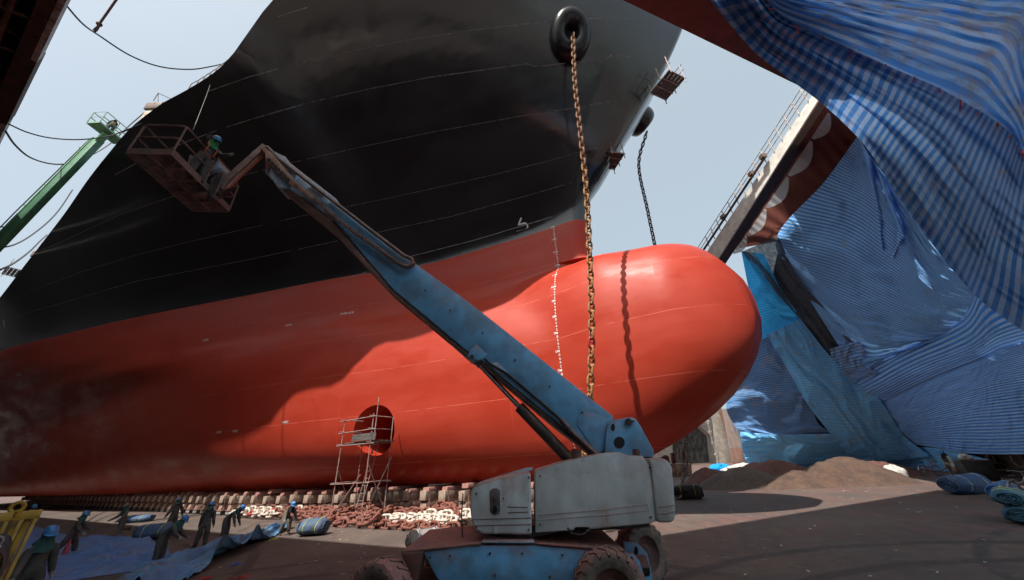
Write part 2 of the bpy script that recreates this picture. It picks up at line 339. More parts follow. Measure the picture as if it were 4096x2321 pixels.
# ------------------------------------------------------------------ hull form
DB = pchip([-125, -56, -49, -39, -31, -26, -21, -18.8, -15.7, -12.6, -5, 0, 4, 7.5, 10, 11.4, 12.4],
           [17.3, 17.38, 17.4, 17.45, 17.62, 17.6, 17.15, 16.5, 16.05, 15.9, 13.9, 11.6, 9.4, 6.9, 4.4, 2.4, .2])
DH = pchip([-125, -56, -49, -39, -31, -26, -21, -18.8, -15.7, -12.6, 0, 13], [19.5, 20.5, 22, 23.5, 24.5, 25, 25.5, 26.4, 27, 31.4, 32, 32.6])
SS = [-125, -80, -61, -50, -40, -26, -17, -10, -5, 0, 2]
LOW = {1.45: [6, 5.5, 4.8, 4.0, 3.2, 2.8, 1.9, 1.3, .9, .5, .1], 2.2: [8.5, 8, 6.8, 5.6, 4.6, 4.2, 3.5, 2.4, 1.9, 1.4, .3],
       3.5: [10, 9.5, 8.1, 6.9, 5.9, 5.3, 4.6, 3.2, 2.6, 2.0, .5], 5: [11, 10.5, 9.0, 7.9, 7.0, 6.0, 5.0, 3.5, 2.9, 2.2, .5],
       8: [12.7, 12.2, 10.6, 9.4, 8.4, 6.75, 5.2, 3.5, 2.9, 2.3, .5], 10: [13.8, 13.4, 11.7, 10.4, 9.2, 7.2, 5.0, 3.2, 2.5, 1.8, .5],
       11.6: [13.6, 13.2, 11.7, 10.6, 9.7, 7.1, 4.8, 2.7, 1.85, 1.1, .5], 12.4: [14.2, 13.8, 12.2, 11.1, 9.9, 6.95, 4.55, 2.25, 1.45, .85, .5],
       13.4: [14.9, 14.5, 13.0, 11.7, 10.1, 6.9, 4.4, 2.05, 1.3, .82, .6], 16.45: [16.3, 16.2, 14.9, 12.75, 10.55, 6.8, 4.35, 2.0, 1.3, .82, .8]}
for _h in LOW:                                         # finer V sections abaft the shoulder
    if 2 < _h < 11:
        for _i in range(5): LOW[_h][_i] *= .92
        for _i in range(4): LOW[_h][_i] *= .95
LK = sorted(LOW); LF = {k: pchip(SS, LOW[k]) for k in LK}
def low_b(s, h):
    return pchip(LK, [LF[k](s) for k in LK])(h)
TIPT = ([1.45, 1.6, 2.4, 3.4, 4.7, 6.2, 7.2, 8.3, 9.5, 10.6, 11.4, 12.0, 12.5, 12.8, 13.0, 13.2, 13.4, 13.6, 14, 16.45, 18.5, 20.4, 23.8, 26.6, 29.5, 31.5, 33],
        [-1, .6, 3.3, 5.4, 7.3, 8.6, 9.1, 9.3, 9.25, 8.85, 8.35, 7.85, 7.1, 6.2, 4.9, 3.6, 2.6, 2.1, 1.9, 2.1, 2.6, 4.1, 6.8, 9.15, 11.2, 12.3, 13])
tip = pchip(*TIPT)
btop = pchip([-1, 2.6, 3.6, 4.9, 6.2, 7.1, 7.85, 8.35, 8.85, 9.25, 9.3], [13.4, 13.4, 13.2, 13.0, 12.8, 12.5, 12.0, 11.4, 10.6, 9.5, 8.3])
bbot = pchip([-1, .6, 3.3, 5.4, 7.3, 8.6, 9.1, 9.3], [1.45, 1.6, 2.4, 3.4, 4.7, 6.2, 7.2, 8.3])
bw = pchip([-14, -6, 0, 3, 5.5, 7, 8.2, 9, 9.3], [.2, 1.6, 2.4, 2.95, 2.95, 2.55, 1.85, 1.0, .0])
hst = pchip([2.1, 2.6, 4.1, 6.8, 9.15, 11.2, 12.3, 13], [16.45, 18.5, 20.4, 23.8, 26.6, 29.5, 31.5, 33])
def bulb_b(s, h):
    if h > 13.5 or s > 9.3: return 0
    T, B = btop(s), bbot(s); z = (h-7.5)/(T-7.5) if h > 7.5 else (7.5-h)/(7.5-B)
    if z >= 1: return 0
    return bw(s)*(1-z**2.3)**(1/2.3)
wx = pchip([-125, 2, 5.5], [1, 1, 0])
h0f = pchip([-125, -12, -5, 0, 2.5, 5, 8, 10.5, 12.4], [16.45, 16.45, 16.6, 17.1, 17.9, 20.2, 24.0, 27.8, 31])
pw = pchip([-125, -40, -20, -8, 2, 7, 12], [1.7, 1.6, 1.5, 1.35, 1.1, .85, .7])
def hull_b(s, h, tp=None):
    tp = tip(h) if tp is None else tp
    if s >= tp: return 0.0
    d = tp-s; rl = 1+max(0, h-18)*.2; rnd = 1.0 if d >= rl else math.sqrt(max(0, 1-(1-d/rl)**2))
    if h <= 16.45:
        m = low_b(min(s, 2), h)*(1 if h > 13.5 else 1.0)
        if h > 13.5: return m*rnd
        if s > 0: m *= max(0, 1-s/2.2)
        gb = bulb_b(s, h); k = .35; e = max(k-abs(m-gb), 0)/k
        r = max(m, gb)+e*e*e*k/6
        return max(0, r)*(1 if d > .3 else math.sqrt(d/.3)) if h > 2 else max(0, r)*min(1, d/.6)
    hD = DH(s); bD = DB(s)
    h0 = h0f(s); b0 = low_b(min(s, 2), 16.45)*wx(s)
    t = max(0, min(1.05, (h-h0)/(hD-h0)))
    return (b0+(bD-b0)*t**pw(s))*rnd
def HW(s, h, off=0.0, side=1): return W(s, side*(hull_b(s, h)+off), h)
def hull_hit(px, py, b=6.0):
    "where the sight line through (px,py) meets the near side of the hull"
    for i in range(400):
        bb = 17.5-i*.05; p = at_b(px, py, bb); s, _, h = to_ship(p)
        if 1.4 < h < 33 and -120 < s < 12.5 and hull_b(s, h) >= bb:
            lo, hi = bb, bb+.05
            for _ in range(14):
                m = (lo+hi)/2; q = to_ship(at_b(px, py, m))
                if hull_b(q[0], q[2]) >= m: lo = m
                else: hi = m
            q = to_ship(at_b(px, py, lo)); return q[0], lo, q[2]
    return None
def hull_frame(s, h):
    e = .05; b = hull_b(s, h); ds = (hull_b(s+e, h)-hull_b(s-e, h))/(2*e); dh = (hull_b(s, h+e)-hull_b(s, h-e))/(2*e)
    x = (AS+NS*ds).normalized(); y = (V((0, 0, 1))+NS*dh); y = (y-x*y.dot(x)).normalized(); return W(s, b, h), x, y, x.cross(y) if x.cross(y).dot(NS) > 0 else y.cross(x)

def hull_paint(name, c, c2, rough, spec, seams, seamc, bumpa, coat=0):
    m, nt, p = newmat(name); tc = node(nt, 'ShaderNodeTexCoord'); sp = node(nt, 'ShaderNodeSeparateXYZ'); link(nt, tc.outputs['Object'], sp.inputs[0])
    n = node(nt, 'ShaderNodeTexNoise', Scale=.5, Detail=7.0, Roughness=.6); mp = node(nt, 'ShaderNodeMapping'); mp.inputs['Scale'].default_value = (.5, 1, 1.4); link(nt, tc.outputs['Object'], mp.inputs[0]); link(nt, mp.outputs[0], n.inputs['Vector'])
    mx = node(nt, 'ShaderNodeMix', data_type='RGBA'); mx.inputs[6].default_value = rgba(c); mx.inputs[7].default_value = rgba(c2)
    r = node(nt, 'ShaderNodeMapRange'); r.inputs['From Min'].default_value = .35; r.inputs['From Max'].default_value = .65; link(nt, n.outputs['Fac'], r.inputs['Value'])
    # roller-applied bands: long soft lanes of slightly different paint
    br = node(nt, 'ShaderNodeTexBrick', Scale=1.0); br.inputs['Color1'].default_value = (0, 0, 0, 1); br.inputs['Color2'].default_value = (1, 1, 1, 1); br.inputs['Mortar'].default_value = (.5, .5, .5, 1)
    br.inputs['Mortar Size'].default_value = 0; br.inputs['Brick Width'].default_value = 2.3; br.inputs['Row Height'].default_value = .85
    cb = node(nt, 'ShaderNodeCombineXYZ'); link(nt, sp.outputs[0], cb.inputs[0]); link(nt, sp.outputs[2], cb.inputs[1])
    dj = node(nt, 'ShaderNodeTexNoise', Scale=.35, Detail=2.0); link(nt, tc.outputs['Object'], dj.inputs['Vector'])
    av = node(nt, 'ShaderNodeVectorMath', operation='MULTIPLY_ADD'); link(nt, dj.outputs['Color'], av.inputs[0]); av.inputs[1].default_value = (.6, .5, 0); link(nt, cb.outputs[0], av.inputs[2]); link(nt, av.outputs[0], br.inputs['Vector'])
    ma = node(nt, 'ShaderNodeMath', operation='MULTIPLY_ADD'); link(nt, br.outputs['Color'], ma.inputs[0]); ma.inputs[1].default_value = .35; link(nt, r.outputs[0], ma.inputs[2])
    link(nt, ma.outputs[0], mx.inputs['Factor']); out = mx.outputs[2]
    # welded seams at fixed heights and frames
    def line(sock, per, off, w):
        a = node(nt, 'ShaderNodeMath', operation='ADD'); link(nt, sock, a.inputs[0]); a.inputs[1].default_value = off
        b = node(nt, 'ShaderNodeMath', operation='PINGPONG'); link(nt, a.outputs[0], b.inputs[0]); b.inputs[1].default_value = per/2
        c_ = node(nt, 'ShaderNodeMapRange'); c_.inputs['From Min'].default_value = 0; c_.inputs['From Max'].default_value = w; c_.inputs['To Min'].default_value = 1; c_.inputs['To Max'].default_value = 0
        link(nt, b.outputs[0], c_.inputs['Value']); return c_.outputs[0]
    l1 = line(sp.outputs[2], seams[0], seams[1], seams[2]); l2 = line(sp.outputs[0], 11.6, 2.9, seams[2]*.8)
    br2 = node(nt, 'ShaderNodeTexNoise', Scale=1.4, Detail=4.0); link(nt, tc.outputs['Object'], br2.inputs['Vector'])
    bk = node(nt, 'ShaderNodeMapRange'); bk.inputs['From Min'].default_value = .38; bk.inputs['From Max'].default_value = .55; link(nt, br2.outputs['Fac'], bk.inputs['Value'])
    mxl = node(nt, 'ShaderNodeMath', operation='MAXIMUM'); link(nt, l1, mxl.inputs[0]); ml2 = node(nt, 'ShaderNodeMath', operation='MULTIPLY'); link(nt, l2, ml2.inputs[0]); ml2.inputs[1].default_value = .45; link(nt, ml2.outputs[0], mxl.inputs[1])
    mb = node(nt, 'ShaderNodeMath', operation='MULTIPLY'); link(nt, mxl.outputs[0], mb.inputs[0]); link(nt, bk.outputs[0], mb.inputs[1])
    m2 = node(nt, 'ShaderNodeMix', data_type='RGBA'); link(nt, mb.outputs[0], m2.inputs['Factor']); link(nt, out, m2.inputs[6]); m2.inputs[7].default_value = rgba(seamc)
    link(nt, m2.outputs[2], p.inputs['Base Color'])
    rg = node(nt, 'ShaderNodeMapRange'); rg.inputs['To Min'].default_value = rough*.75; rg.inputs['To Max'].default_value = rough*1.5; link(nt, ma.outputs[0], rg.inputs['Value']); link(nt, rg.outputs[0], p.inputs['Roughness'])
    p.inputs['Specular IOR Level'].default_value = spec
    # plating that is very slightly dished between frames
    d1 = node(nt, 'ShaderNodeTexNoise', Scale=.55, Detail=2.0); link(nt, tc.outputs['Object'], d1.inputs['Vector'])
    ad = node(nt, 'ShaderNodeMath', operation='MULTIPLY_ADD'); link(nt, br.outputs['Color'], ad.inputs[0]); ad.inputs[1].default_value = .06; link(nt, d1.outputs['Fac'], ad.inputs[2])
    bp = node(nt, 'ShaderNodeBump', Strength=bumpa, Distance=.12); link(nt, ad.outputs[0], bp.inputs['Height']); link(nt, bp.outputs[0], p.inputs['Normal'])
    return m
M_red = hull_paint('red_antifouling', (.36, .036, .018), (.41, .047, .025), .35, .22, (2.75, .1, .022), (.62, .16, .11), .2)
M_blk = hull_paint('black_topside', (.010, .011, .013), (.018, .019, .021), 0.14, .7, (50, 60, .001), (.1, .1, .1), .2)

ship = thing('cargo_ship', 'huge cargo ship on keel blocks, black topsides over bright red bottom paint and bulbous bow', 'ship', OS, SHIPROT)
hb = MB()
lowh = [1.45, 1.5, 1.6, 1.8, 2.05, 2.4, 2.8, 3.3, 3.9, 4.6, 5.4, 6.2, 7, 7.8, 8.6, 9.3, 9.9, 10.4, 10.8, 11.2, 11.5, 11.8, 12.0, 12.15, 12.3, 12.45, 12.55, 12.65, 12.75, 12.85, 12.95, 13.03, 13.1, 13.2, 13.3, 13.4, 13.5, 13.6, 13.75, 14, 14.5, 15, 15.5, 16, 16.45]
NU = 24; NC = 150
rows = [(h, None) for h in lowh]+[(None, (i+1)/NU) for i in range(NU)]
def hull_pts(side):
    pts = []
    for h, v in rows:
        r = []
        hn = h if h is not None else 16.45+(32.4-16.45)*v
        tp = tip(hn)
        for j in range(NC):
            t = j/(NC-1); s = tp-(tp+118)*t**2.7
            hh = h if h is not None else 16.45+(DH(s)-16.45)*v
            b = hull_b(s, hh, tp if h is not None else None) if j else 0.0
            r.append(W(s, side*b, hh))
        pts.append(r)
    return pts
for side in (1, -1):
    P = hull_pts(side); o = len(hb.v)
    for r in P: hb.v += r
    for i in range(len(rows)-1):
        red = rows[i+1][0] is not None
        for j in range(NC-1):
            hb.f.append((o+i*NC+j, o+i*NC+j+1, o+(i+1)*NC+j+1, o+(i+1)*NC+j)); hb.mi.append(0 if red else 1)
    if side == 1: o1 = o
    else: o2 = o
n = len(rows)
for j in range(NC-1):                                   # flat bottom and weather deck close the body
    hb.f.append((o1+j, o2+j, o2+j+1, o1+j+1)); hb.mi.append(0)
    a = (n-1)*NC; hb.f.append((o1+a+j, o1+a+j+1, o2+a+j+1, o2+a+j)); hb.mi.append(1)
hullme = hb.mesh('hull', [M_red, M_blk], smooth=True, inv=wm(ship).inverted(), angle=50)
hull = bpy.data.objects.new('hull', hullme); COL.objects.link(hull); hull.parent = ship
# bow thruster tunnel cut into the side
ts, th = -11.85, 4.55
cut = MB(); cut.cyl(W(ts, -1.2, th), W(ts, 8, th), 1.42, 40)
cm_ = bpy.data.meshes.new('cut'); cm_.from_pydata([tuple(v) for v in cut.v], [], cut.f); cob = bpy.data.objects.new('cut', cm_); COL.objects.link(cob)
md = hull.modifiers.new('b', 'BOOLEAN'); md.operation = 'DIFFERENCE'; md.object = cob; md.solver = 'EXACT'
bpy.context.view_layer.update(); dg = bpy.context.evaluated_depsgraph_get()
me2 = bpy.data.meshes.new_from_object(hull.evaluated_get(dg), preserve_all_data_layers=True, depsgraph=dg)
hull.modifiers.clear(); hull.data = me2; bpy.data.objects.remove(cob)
for p in me2.polygons: p.use_smooth = True
try: me2.set_sharp_from_angle(angle=R(42))
except Exception: pass

# marks painted on the hull ------------------------------------------------
M_wh = worn('white_marking', (.78, .78, .76), (.6, .58, .55), 6, rough=.5, bump=0)
mk = MB()
def hull_text(txt, s, h, size, flipy=False):
    P, x, y, nn = hull_frame(s, h); vs, fs = text_mesh(txt, size, x, y, (0, 0, 0))
    out = []
    for v in vs:
        a, c = v.dot(x), v.dot(y); s2 = s+a*x.dot(AS); h2 = h+c*y.z
        out.append(HW(s2, h2, .012))
    mk.add(out, fs)
for mtr in range(1, 16):
    for k, tx in ((0, '%dM' % mtr), (.2, '2'), (.4, '4'), (.6, '6'), (.8, '8')):
        if mtr == 15 and k > 0: continue
        hh = 1.45+mtr+k
        mk = MB(); hull_text(tx, .0 if k else -.08, hh, .2); mk.build('draft_mark', M_wh, ship)
for tx, px, py, sz in (('1WBC BTR', 1388, 1254, .24), ('1WBC', 1155, 1301, .24), ('2WBS', 823, 1361, .26), ('1WBC', 1141, 1690, .22), ('1WBC', 941, 1726, .24), ('2WBS', 876, 1730, .24), ('1WBC', 75, 1500, .5)):
    q = hull_hit(px, py)
    if q: mk = MB(); hull_text(tx, q[0], q[2], sz); mk.build('tank_mark', M_wh, ship)
def hull_stroke(mb, pxs, w=.09, nseg=6):
    pts = []
    for i in range(len(pxs)-1):
        for k in range(nseg):
            t = k/nseg; q = hull_hit(lerp(pxs[i][0], pxs[i+1][0], t), lerp(pxs[i][1], pxs[i+1][1], t))
            if q: pts.append(q)
    q = hull_hit(*pxs[-1]); pts.append(q)
    L = [HW(q[0], q[2], .014) for q in pts]; nn = hull_frame(pts[0][0], pts[0][2])[3]; vs = []
    for i, p in enumerate(L):
        t = (L[min(i+1, len(L)-1)]-L[max(i-1, 0)]).normalized(); x = nn.cross(t).normalized(); vs += [p-x*w/2, p+x*w/2]
    mb.add(vs, [(2*i, 2*i+1, 2*i+3, 2*i+2) for i in range(len(L)-1)])
mk = MB()
hull_stroke(mk, [(2086, 872), (2074, 900), (2100, 893), (2110, 900), (2111, 912), (2104, 919), (2066, 929)], .11, 4)
mk.build('bulbous_bow_mark', M_wh, ship)
mk = MB()
hull_stroke(mk, [(16, 1278), (19, 1313)], .3, 4)
mk.build('side_mark', M_wh, ship)
# the prominent doubled seam with its two jogs below the hawse, and seams sweeping round the stem
M_seam = worn('weld_seam', (.26, .27, .27), (.04, .04, .04), 8, rough=.4, bump=0)
for line in ([(824, 370), (1000, 308), (1178, 260), (1471, 192), (1721, 147), (1916, 118), (2100, 98), (2210, 87), (2342, 77), (2440, 73), (2520, 78)],
             [(461, 700), (560, 647), (750, 567), (865, 524), (1000, 480), (1231, 413), (1471, 358), (1721, 310), (1990, 273), (2090, 259), (2106, 257), (2125, 261), (2139, 267), (2200, 262), (2265, 254), (2408, 239), (2430, 233), (2446, 223), (2485, 221), (2530, 232)],
             [(137, 1015), (247, 968), (483, 858), (700, 784), (930, 713), (1152, 655), (1433, 591), (1721, 531), (2082, 466), (2292, 434), (2430, 409), (2470, 408)],
             [(22, 1221), (137, 1160), (324, 1089), (516, 1029), (722, 976), (1208, 865), (1577, 789), (1976, 700), (2265, 626), (2375, 593), (2410, 591)],
             [(0, 1309), (104, 1254), (220, 1221), (540, 1127), (955, 1047), (1345, 966), (1800, 868), (2100, 786), (2320, 722)],
             [(1375, 1120), (1653, 1024), (1900, 961), (2140, 889), (2320, 832)],
             [(1075, 81), (1150, 56), (1230, 31)]):
    sm = MB(); hull_stroke(sm, line, .034 if len(line) < 20 else .05, 6); sm.build('weld_seam', M_seam, ship)
# hawse bolsters -------------------------------------------------------------
M_gloss = worn('bolster_black', (.008, .008, .009), (.02, .018, .017), 2, rough=.25, bump=.3, bscale=5, spec=.28)
M_hole = worn('hole_shade', (.01, .01, .01), rough=.8)  # near-black stands in for shade inside holes, slots and pipe mouths
def bolster(P, x, y, nn, sc):
    mb = MB(); n1, n2 = 40, 20
    def f(u, v):
        a = 2*PI*u; c = 2*PI*v; Rr = .98; r = .64
        rr = Rr+r*math.cos(c)
        return P+(x*math.cos(a)*rr*.84+y*math.sin(a)*rr*1.06)*sc+nn*(r*1.25*math.sin(c)*sc+.12)
    mb.grid(f, n1, n2); o = mb.build('hawse_bolster', M_gloss, ship, smooth=True, angle=180)
    h = MB(); h.cyl(P-nn*.5, P+nn*.08, .5*sc, 24); h.build('hawse_pipe', M_hole, o)
q1 = hull_hit(2278, 150); P1, X1, Y1, N1 = hull_frame(q1[0], q1[2]); bolster(P1, X1, Y1, N1, .98)
P2 = W(q1[0], -hull_b(q1[0], q1[2]), q1[2]); mir = lambda v: v-NS*2*v.dot(NS)
q2 = at_b(2556, 482, -5.2); X2, Y2, N2 = mir(X1), mir(Y1), mir(N1); bolster(q2, X2, Y2, N2, .92)
HAWSE1 = P1+N1*.62-V((0, 0, .55)); HAWSE2 = q2+N2*.5-V((0, 0, 1.2))
# rails, cranes and fittings along the deck edge
M_cream = worn('cream_paint', (.55, .5, .42), (.3, .18, .1), 3, rough=.6)
M_rail = worn('rail_steel', (.12, .11, .1), (.2, .1, .06), 4, rough=.6, bump=0)
def deck_pt(s, off=-.15): return W(s, DB(s)+off, DH(s))
rl = MB()
for k in range(7):
    s = -16.2-k*.55; p = deck_pt(s); rl.cyl(p, p+V((0, 0, 1.1)), .03, 5)
for hh in (.55, 1.1): rl.tube([deck_pt(-16.2-k*.55)+V((0, 0, hh)) for k in range(7)], .025, 5)
rl.build('guard_rail', M_rail, ship)
for px, py, hgt, w in ((525, 505, 2.2, 1.0), (335, 740, 2.2, .9), (205, 905, 2.4, .9), (60, 1110, 2.6, 1.0)):
    best = min((abs((lambda p: (p-CAM).normalized().dot(ray(px, py).normalized()))(deck_pt(-20-i*.25))-1), -20-i*.25) for i in range(300))[1]
    p = deck_pt(best, -.8); b_ = MB(); b_.box(p+V((0, 0, hgt/2)), (w, w, hgt)); o = b_.build('mooring_post', M_cream, ship, bevel=.05)
    t_ = MB(); t_.box(p+V((0, 0, hgt+.35)), (w*1.2, w*1.2, .7)); t_.build('post_head', M_rail, o, bevel=.04)
    r2 = MB()
    for k in range(4): r2.cyl(p+V((.7*math.cos(k*1.57), .7*math.sin(k*1.57), hgt+.7)), p+V((.7*math.cos(k*1.57), .7*math.sin(k*1.57), hgt+1.6)), .03, 5)
    r2.tube([p+V((.7*math.cos(k*1.57), .7*math.sin(k*1.57), hgt+1.6)) for k in range(4)], .03, 5, closed=True); r2.build('guard_rail', M_rail, o)
# ------------------------------------------------------------------ near dock wall with overhead walkway (the camera stands under it)
M_rust = worn('rusty_paint', (.075, .035, .028), (.03, .02, .018), 1.5, c3=(.16, .07, .035), s3=4, rough=.7)
M_dkwall = worn('dock_wall_paint', (.34, .31, .28), (.24, .21, .19), .35, c3=(.24, .14, .09), s3=1.2, rough=.75)
M_pipe = worn('pipe_paint', (.11, .075, .06), (.07, .03, .02), 2, rough=.6)
M_plate = worn('pale_plate', (.45, .45, .44), (.2, .16, .14), 2, rough=.5)
M_black = worn('black_rubber', (.015, .014, .014), (.03, .028, .026), 3, rough=.55, bump=0)
HWK, BWK = 22.0, 21.55
dw = thing('dock_wall', 'dark rust brown dock wing wall with a walkway hung along its top, upper left corner', 'dock wall', W(0, 24.6, 0), SHIPROT)
b = MB(); b.sbox(-130, 45, 25.4, 30, 0, 23); b.build('wall_plate', M_dkwall, dw)
b = MB(); b.sbox(-130, 2.5, 22.1, 25.4, HWK+.95, HWK+1.05); b.build('walkway_deck', M_rust, dw)
b = MB(); b.sbox(-130, 2.5, 21.75, 22.2, HWK, HWK+1.15); b.build('edge_girder', M_rust, dw)
for s0, s1, mm_ in ((-130, -26, M_plate), (-26, -19.2, M_rust), (-19.2, -12.4, M_plate), (-12.4, 2.5, M_rust)):
    b = MB(); b.sbox(s0, s1, BWK, 21.745, HWK+.02, HWK+(.7 if mm_ is M_plate else .9)); b.build('fascia_plate', mm_, dw)
for k in range(26):
    s = -34+k*1.4; b = MB(); b.sbox(s, s+.16, 22.21, 25.38, HWK+.35, HWK+.94); b.build('floor_rib', M_rust, dw)
for k in range(13):
    s = -33.4+k*2.8; b = MB(); b.beam(W(s, 22.25, HWK+.15), W(s, 23.4, HWK-.4), .09, .09); b.beam(W(s, 23.4, HWK-.4), W(s, 25.3, HWK-.4), .09, .09); b.build('pipe_bracket', M_pipe, dw)
for bb, r, hh in ((22.7, .1, -.1), (23.1, .2, -.12), (23.7, .12, -.2), (24.2, .25, -.1), (24.8, .18, -.15)):
    b = MB(); b.tube([W(-60+i*3, bb+.04*math.sin(i), HWK+hh) for i in range(21)], r, 8); b.build('pipe', M_pipe, dw, smooth=True)
b = MB(); b.sbox(-130, 45, 27.5, 27.7, 23, 24); b.build('parapet', M_rust, dw)
# yellow lashing tied under the walkway
M_yrope = worn('yellow_rope', (.5, .36, .06), (.25, .17, .05), 9, rough=.8, bump=0)
b = MB(); pr = at_t(170, 20, 20.5); pk = at_t(155, 45, 20.3); b.tube([at_t(205, -20, 21), pr, pk, at_t(140, 68, 20.2)], .05, 6); b.ball(pk, .14, 8, 6)
tag(b.build('rope', M_yrope), 'yellow rope knotted under the rusty overhead walkway', 'rope')

# far dock side, closing the view beneath the hull
fw = thing('dock_wall', 'unlit far dock wing wall closing the darkness beneath the ship', 'dock wall', W(-60, -34, 0), SHIPROT)
b = MB(); b.sbox(-150, -7.5, -38, -34, 0, 9.5); b.build('wall_plate', M_rust, fw)

# ------------------------------------------------------------------ surface on which the covers of the neighbouring hull hang
def shadow_line_pt(px, py, k=1/math.tan(R(SUN_EL))):
    v = ray(px, py); vs, vb, vz = v.dot(AS), v.dot(NS), v.z; cs, cb, _ = to_ship(CAM)
    return CAM+v*((5.3+1.74*4.19-(cb-k*CH+1.74*cs))/(vb-k*vz+1.74*vs))
A1, A2 = shadow_line_pt(2490, 0), shadow_line_pt(3195, 343)
A1.z = A2.z = A1.z
A2 = at_z(3195, 343, A1.z)
def canopy_t(px, py): return (A1.z-CH)/ray(px, py).z
PTS = [(2490, 0, canopy_t(2490, 0)-.2), (2830, 0, canopy_t(2830, 0)-.2), (3000, 200, canopy_t(3000, 200)-.2), (3210, 350, canopy_t(3210, 350)-.2), (3400, 560, 20.5), (2830, 958, 36.3), (3020, 690, 29), (2930, 1885, 43), (2930, 1500, 41), (3400, 1870, 35),
       (3650, 1850, 29.5), (3900, 1930, 23.2), (4120, 1990, 19), (4150, -40, 10), (3700, 100, 12.5), (3600, 500, 16.5), (4150, 600, 11.2), (4150, 1150, 13), (4150, 1760, 16.6),
       (3110, 960, 29.5), (3400, 1480, 29), (3700, 950, 18.5), (3800, 1400, 20), (3850, 1780, 22.5)]
def solve(Am, y):
    n = len(y); Mx = [r[:]+[v] for r, v in zip(Am, y)]
    for i in range(n):
        k = max(range(i, n), key=lambda r: abs(Mx[r][i])); Mx[i], Mx[k] = Mx[k], Mx[i]
        for r in range(i+1, n):
            f = Mx[r][i]/Mx[i][i]
            if f:
                for c in range(i, n+1): Mx[r][c] -= f*Mx[i][c]
    x = [0]*n
    for i in range(n-1, -1, -1): x[i] = (Mx[i][n]-sum(Mx[i][c]*x[c] for c in range(i+1, n)))/Mx[i][i]
    return x
def _k(a, b): return math.hypot(a[0]-b[0], a[1]-b[1])/1000
_n = len(PTS); _A = [[_k(PTS[i], PTS[j])+(.05 if i == j else 0) for j in range(_n)]+[1, PTS[i][0]/1000, PTS[i][1]/1000] for i in range(_n)]
for c in range(3): _A.append([(1, PTS[j][0]/1000, PTS[j][1]/1000)[c] for j in range(_n)]+[0, 0, 0])
_w = solve(_A, [1/p[2] for p in PTS]+[0, 0, 0])
def depth(px, py):
    q = sum(_w[i]*_k((px, py), PTS[i]) for i in range(_n))+_w[_n]+_w[_n+1]*px/1000+_w[_n+2]*py/1000
    return 1/max(q, 1/60)
def drape(px, py, off=0.0): return at_t(px, py, depth(px, py)+off)

def sheet(rows, off, nu, nv, fold, stripe=(0, 5), seed=0, wav=None):
    """cloth: rows of picture points give its outline on the draped surface; fold(u,v) is relief in metres along the outward direction"""
    RW = [[V((p[0], p[1], 0)) for p in r] for r in rows]
    def pix(u, v):
        tv = v*(len(RW)-1); cols = [crom(r, u*(len(r)-1)) for r in RW]; return crom(cols, tv)
    cache = {}
    def f(u, v):
        p = pix(u, v)
        if wav:
            e = wav(u, v); p = V((p.x+e[0], p.y+e[1], 0))
        t = depth(p.x, p.y)+off-fold(u, v); q = at_t(p.x, p.y, t); return q
    # cloth length along u and v for the stripe pitch
    Lu = sum((f((i+1)/12, .5)-f(i/12, .5)).length for i in range(12)); Lv = sum((f(.5, (i+1)/12)-f(.5, i/12)).length for i in range(12))
    def uv(u, v):
        j = .35*nz(u*3+seed, v*3)
        return (u*Lu*stripe[1]/1.0+j, v*Lv*stripe[1]+j)
    mb = MB(); mb.grid(f, nu, nv, uv); return mb
def crease(u, v, seed, fu, fv, amp):
    "sharp irregular pleats running along v when fu is large, along u when fv is large"
    x = u*fu+1.4*nz(u*2.1+seed, v*2.3)+.5*nz(u*6+seed, v*5, 3); y = v*fv+1.4*nz(v*2.1, u*2.3+seed)
    r = 1-abs(nz(x, y, seed))*2.2
    r2 = 1-abs(nz(x*2.3, y*2.3, seed+5))*2
    return amp*(r+.45*r2)
BLU, PAL, DIR = (.01, .27, .86), (.46, .72, .98), (.36, .30, .28)
M_t1 = striped('tarp_cross_striped', (.015, .17, .50), (.33, .47, .68), DIR, 0, (.52, .75), contrast=.85, trans=.28)
M_t2 = striped('tarp_striped', BLU, PAL, DIR, 1, (.55, .8), contrast=.8, trans=.22)
M_t3 = striped('tarp_clean_striped', (.015, .25, .88), (.44, .68, .97), DIR, 1, (.6, .85), contrast=.9)
M_t4 = striped('sunlit_and_scrap_blue', (.01, .33, .85), (.08, .50, .92), (.1, .25, .4), 1, (.65, .9), trans=.28)  # brighter blue stands in for sunlight through the far panel; also colours a scrap
M_t5 = striped('tarp_faded', (.02, .36, .9), (.36, .72, .97), DIR, 1, (.5, .75), contrast=.85)
M_t6 = striped('tarp_torn', (.02, .28, .80), (.50, .70, .93), (.38, .32, .30), 1, (.45, .7), contrast=.8, trans=.28)
M_t7 = striped('tarp_shaded', (.02, .17, .50), (.24, .38, .56), DIR, 1, (.5, .75), contrast=.85, pamp=.8)  # darker copy of the tarpaulin, its missing shade put into the colour
M_net = netting('brown_net', (.17, .055, .042), 1.5, (.085, .036, .03))
M_gnet = netting('grey_net', (.055, .065, .08), .93, (.11, .12, .14))
M_wnet = netting('white_net', (.62, .64, .66), .92, (.25, .24, .24))
M_onet = netting('orange_net', (.40, .17, .10), .62, (.26, .12, .08))
M_oldhull = worn('rusting_plate', (.075, .03, .022), (.035, .022, .02), 1.2, c3=(.13, .13, .13), s3=3, lo3=.6, hi3=.66, rough=.7)
GT = 'tarpaulins covering the neighbouring hull'
def tarp(name, label, rows, off, nu, nv, fold, mat_, stripe, seed=0, cat='tarpaulin', wav=None, group=GT):
    mb = sheet(rows, off, nu, nv, fold, stripe, seed, wav); o = mb.build(name, mat_, smooth=True, angle=180); return tag(o, label, cat, group)
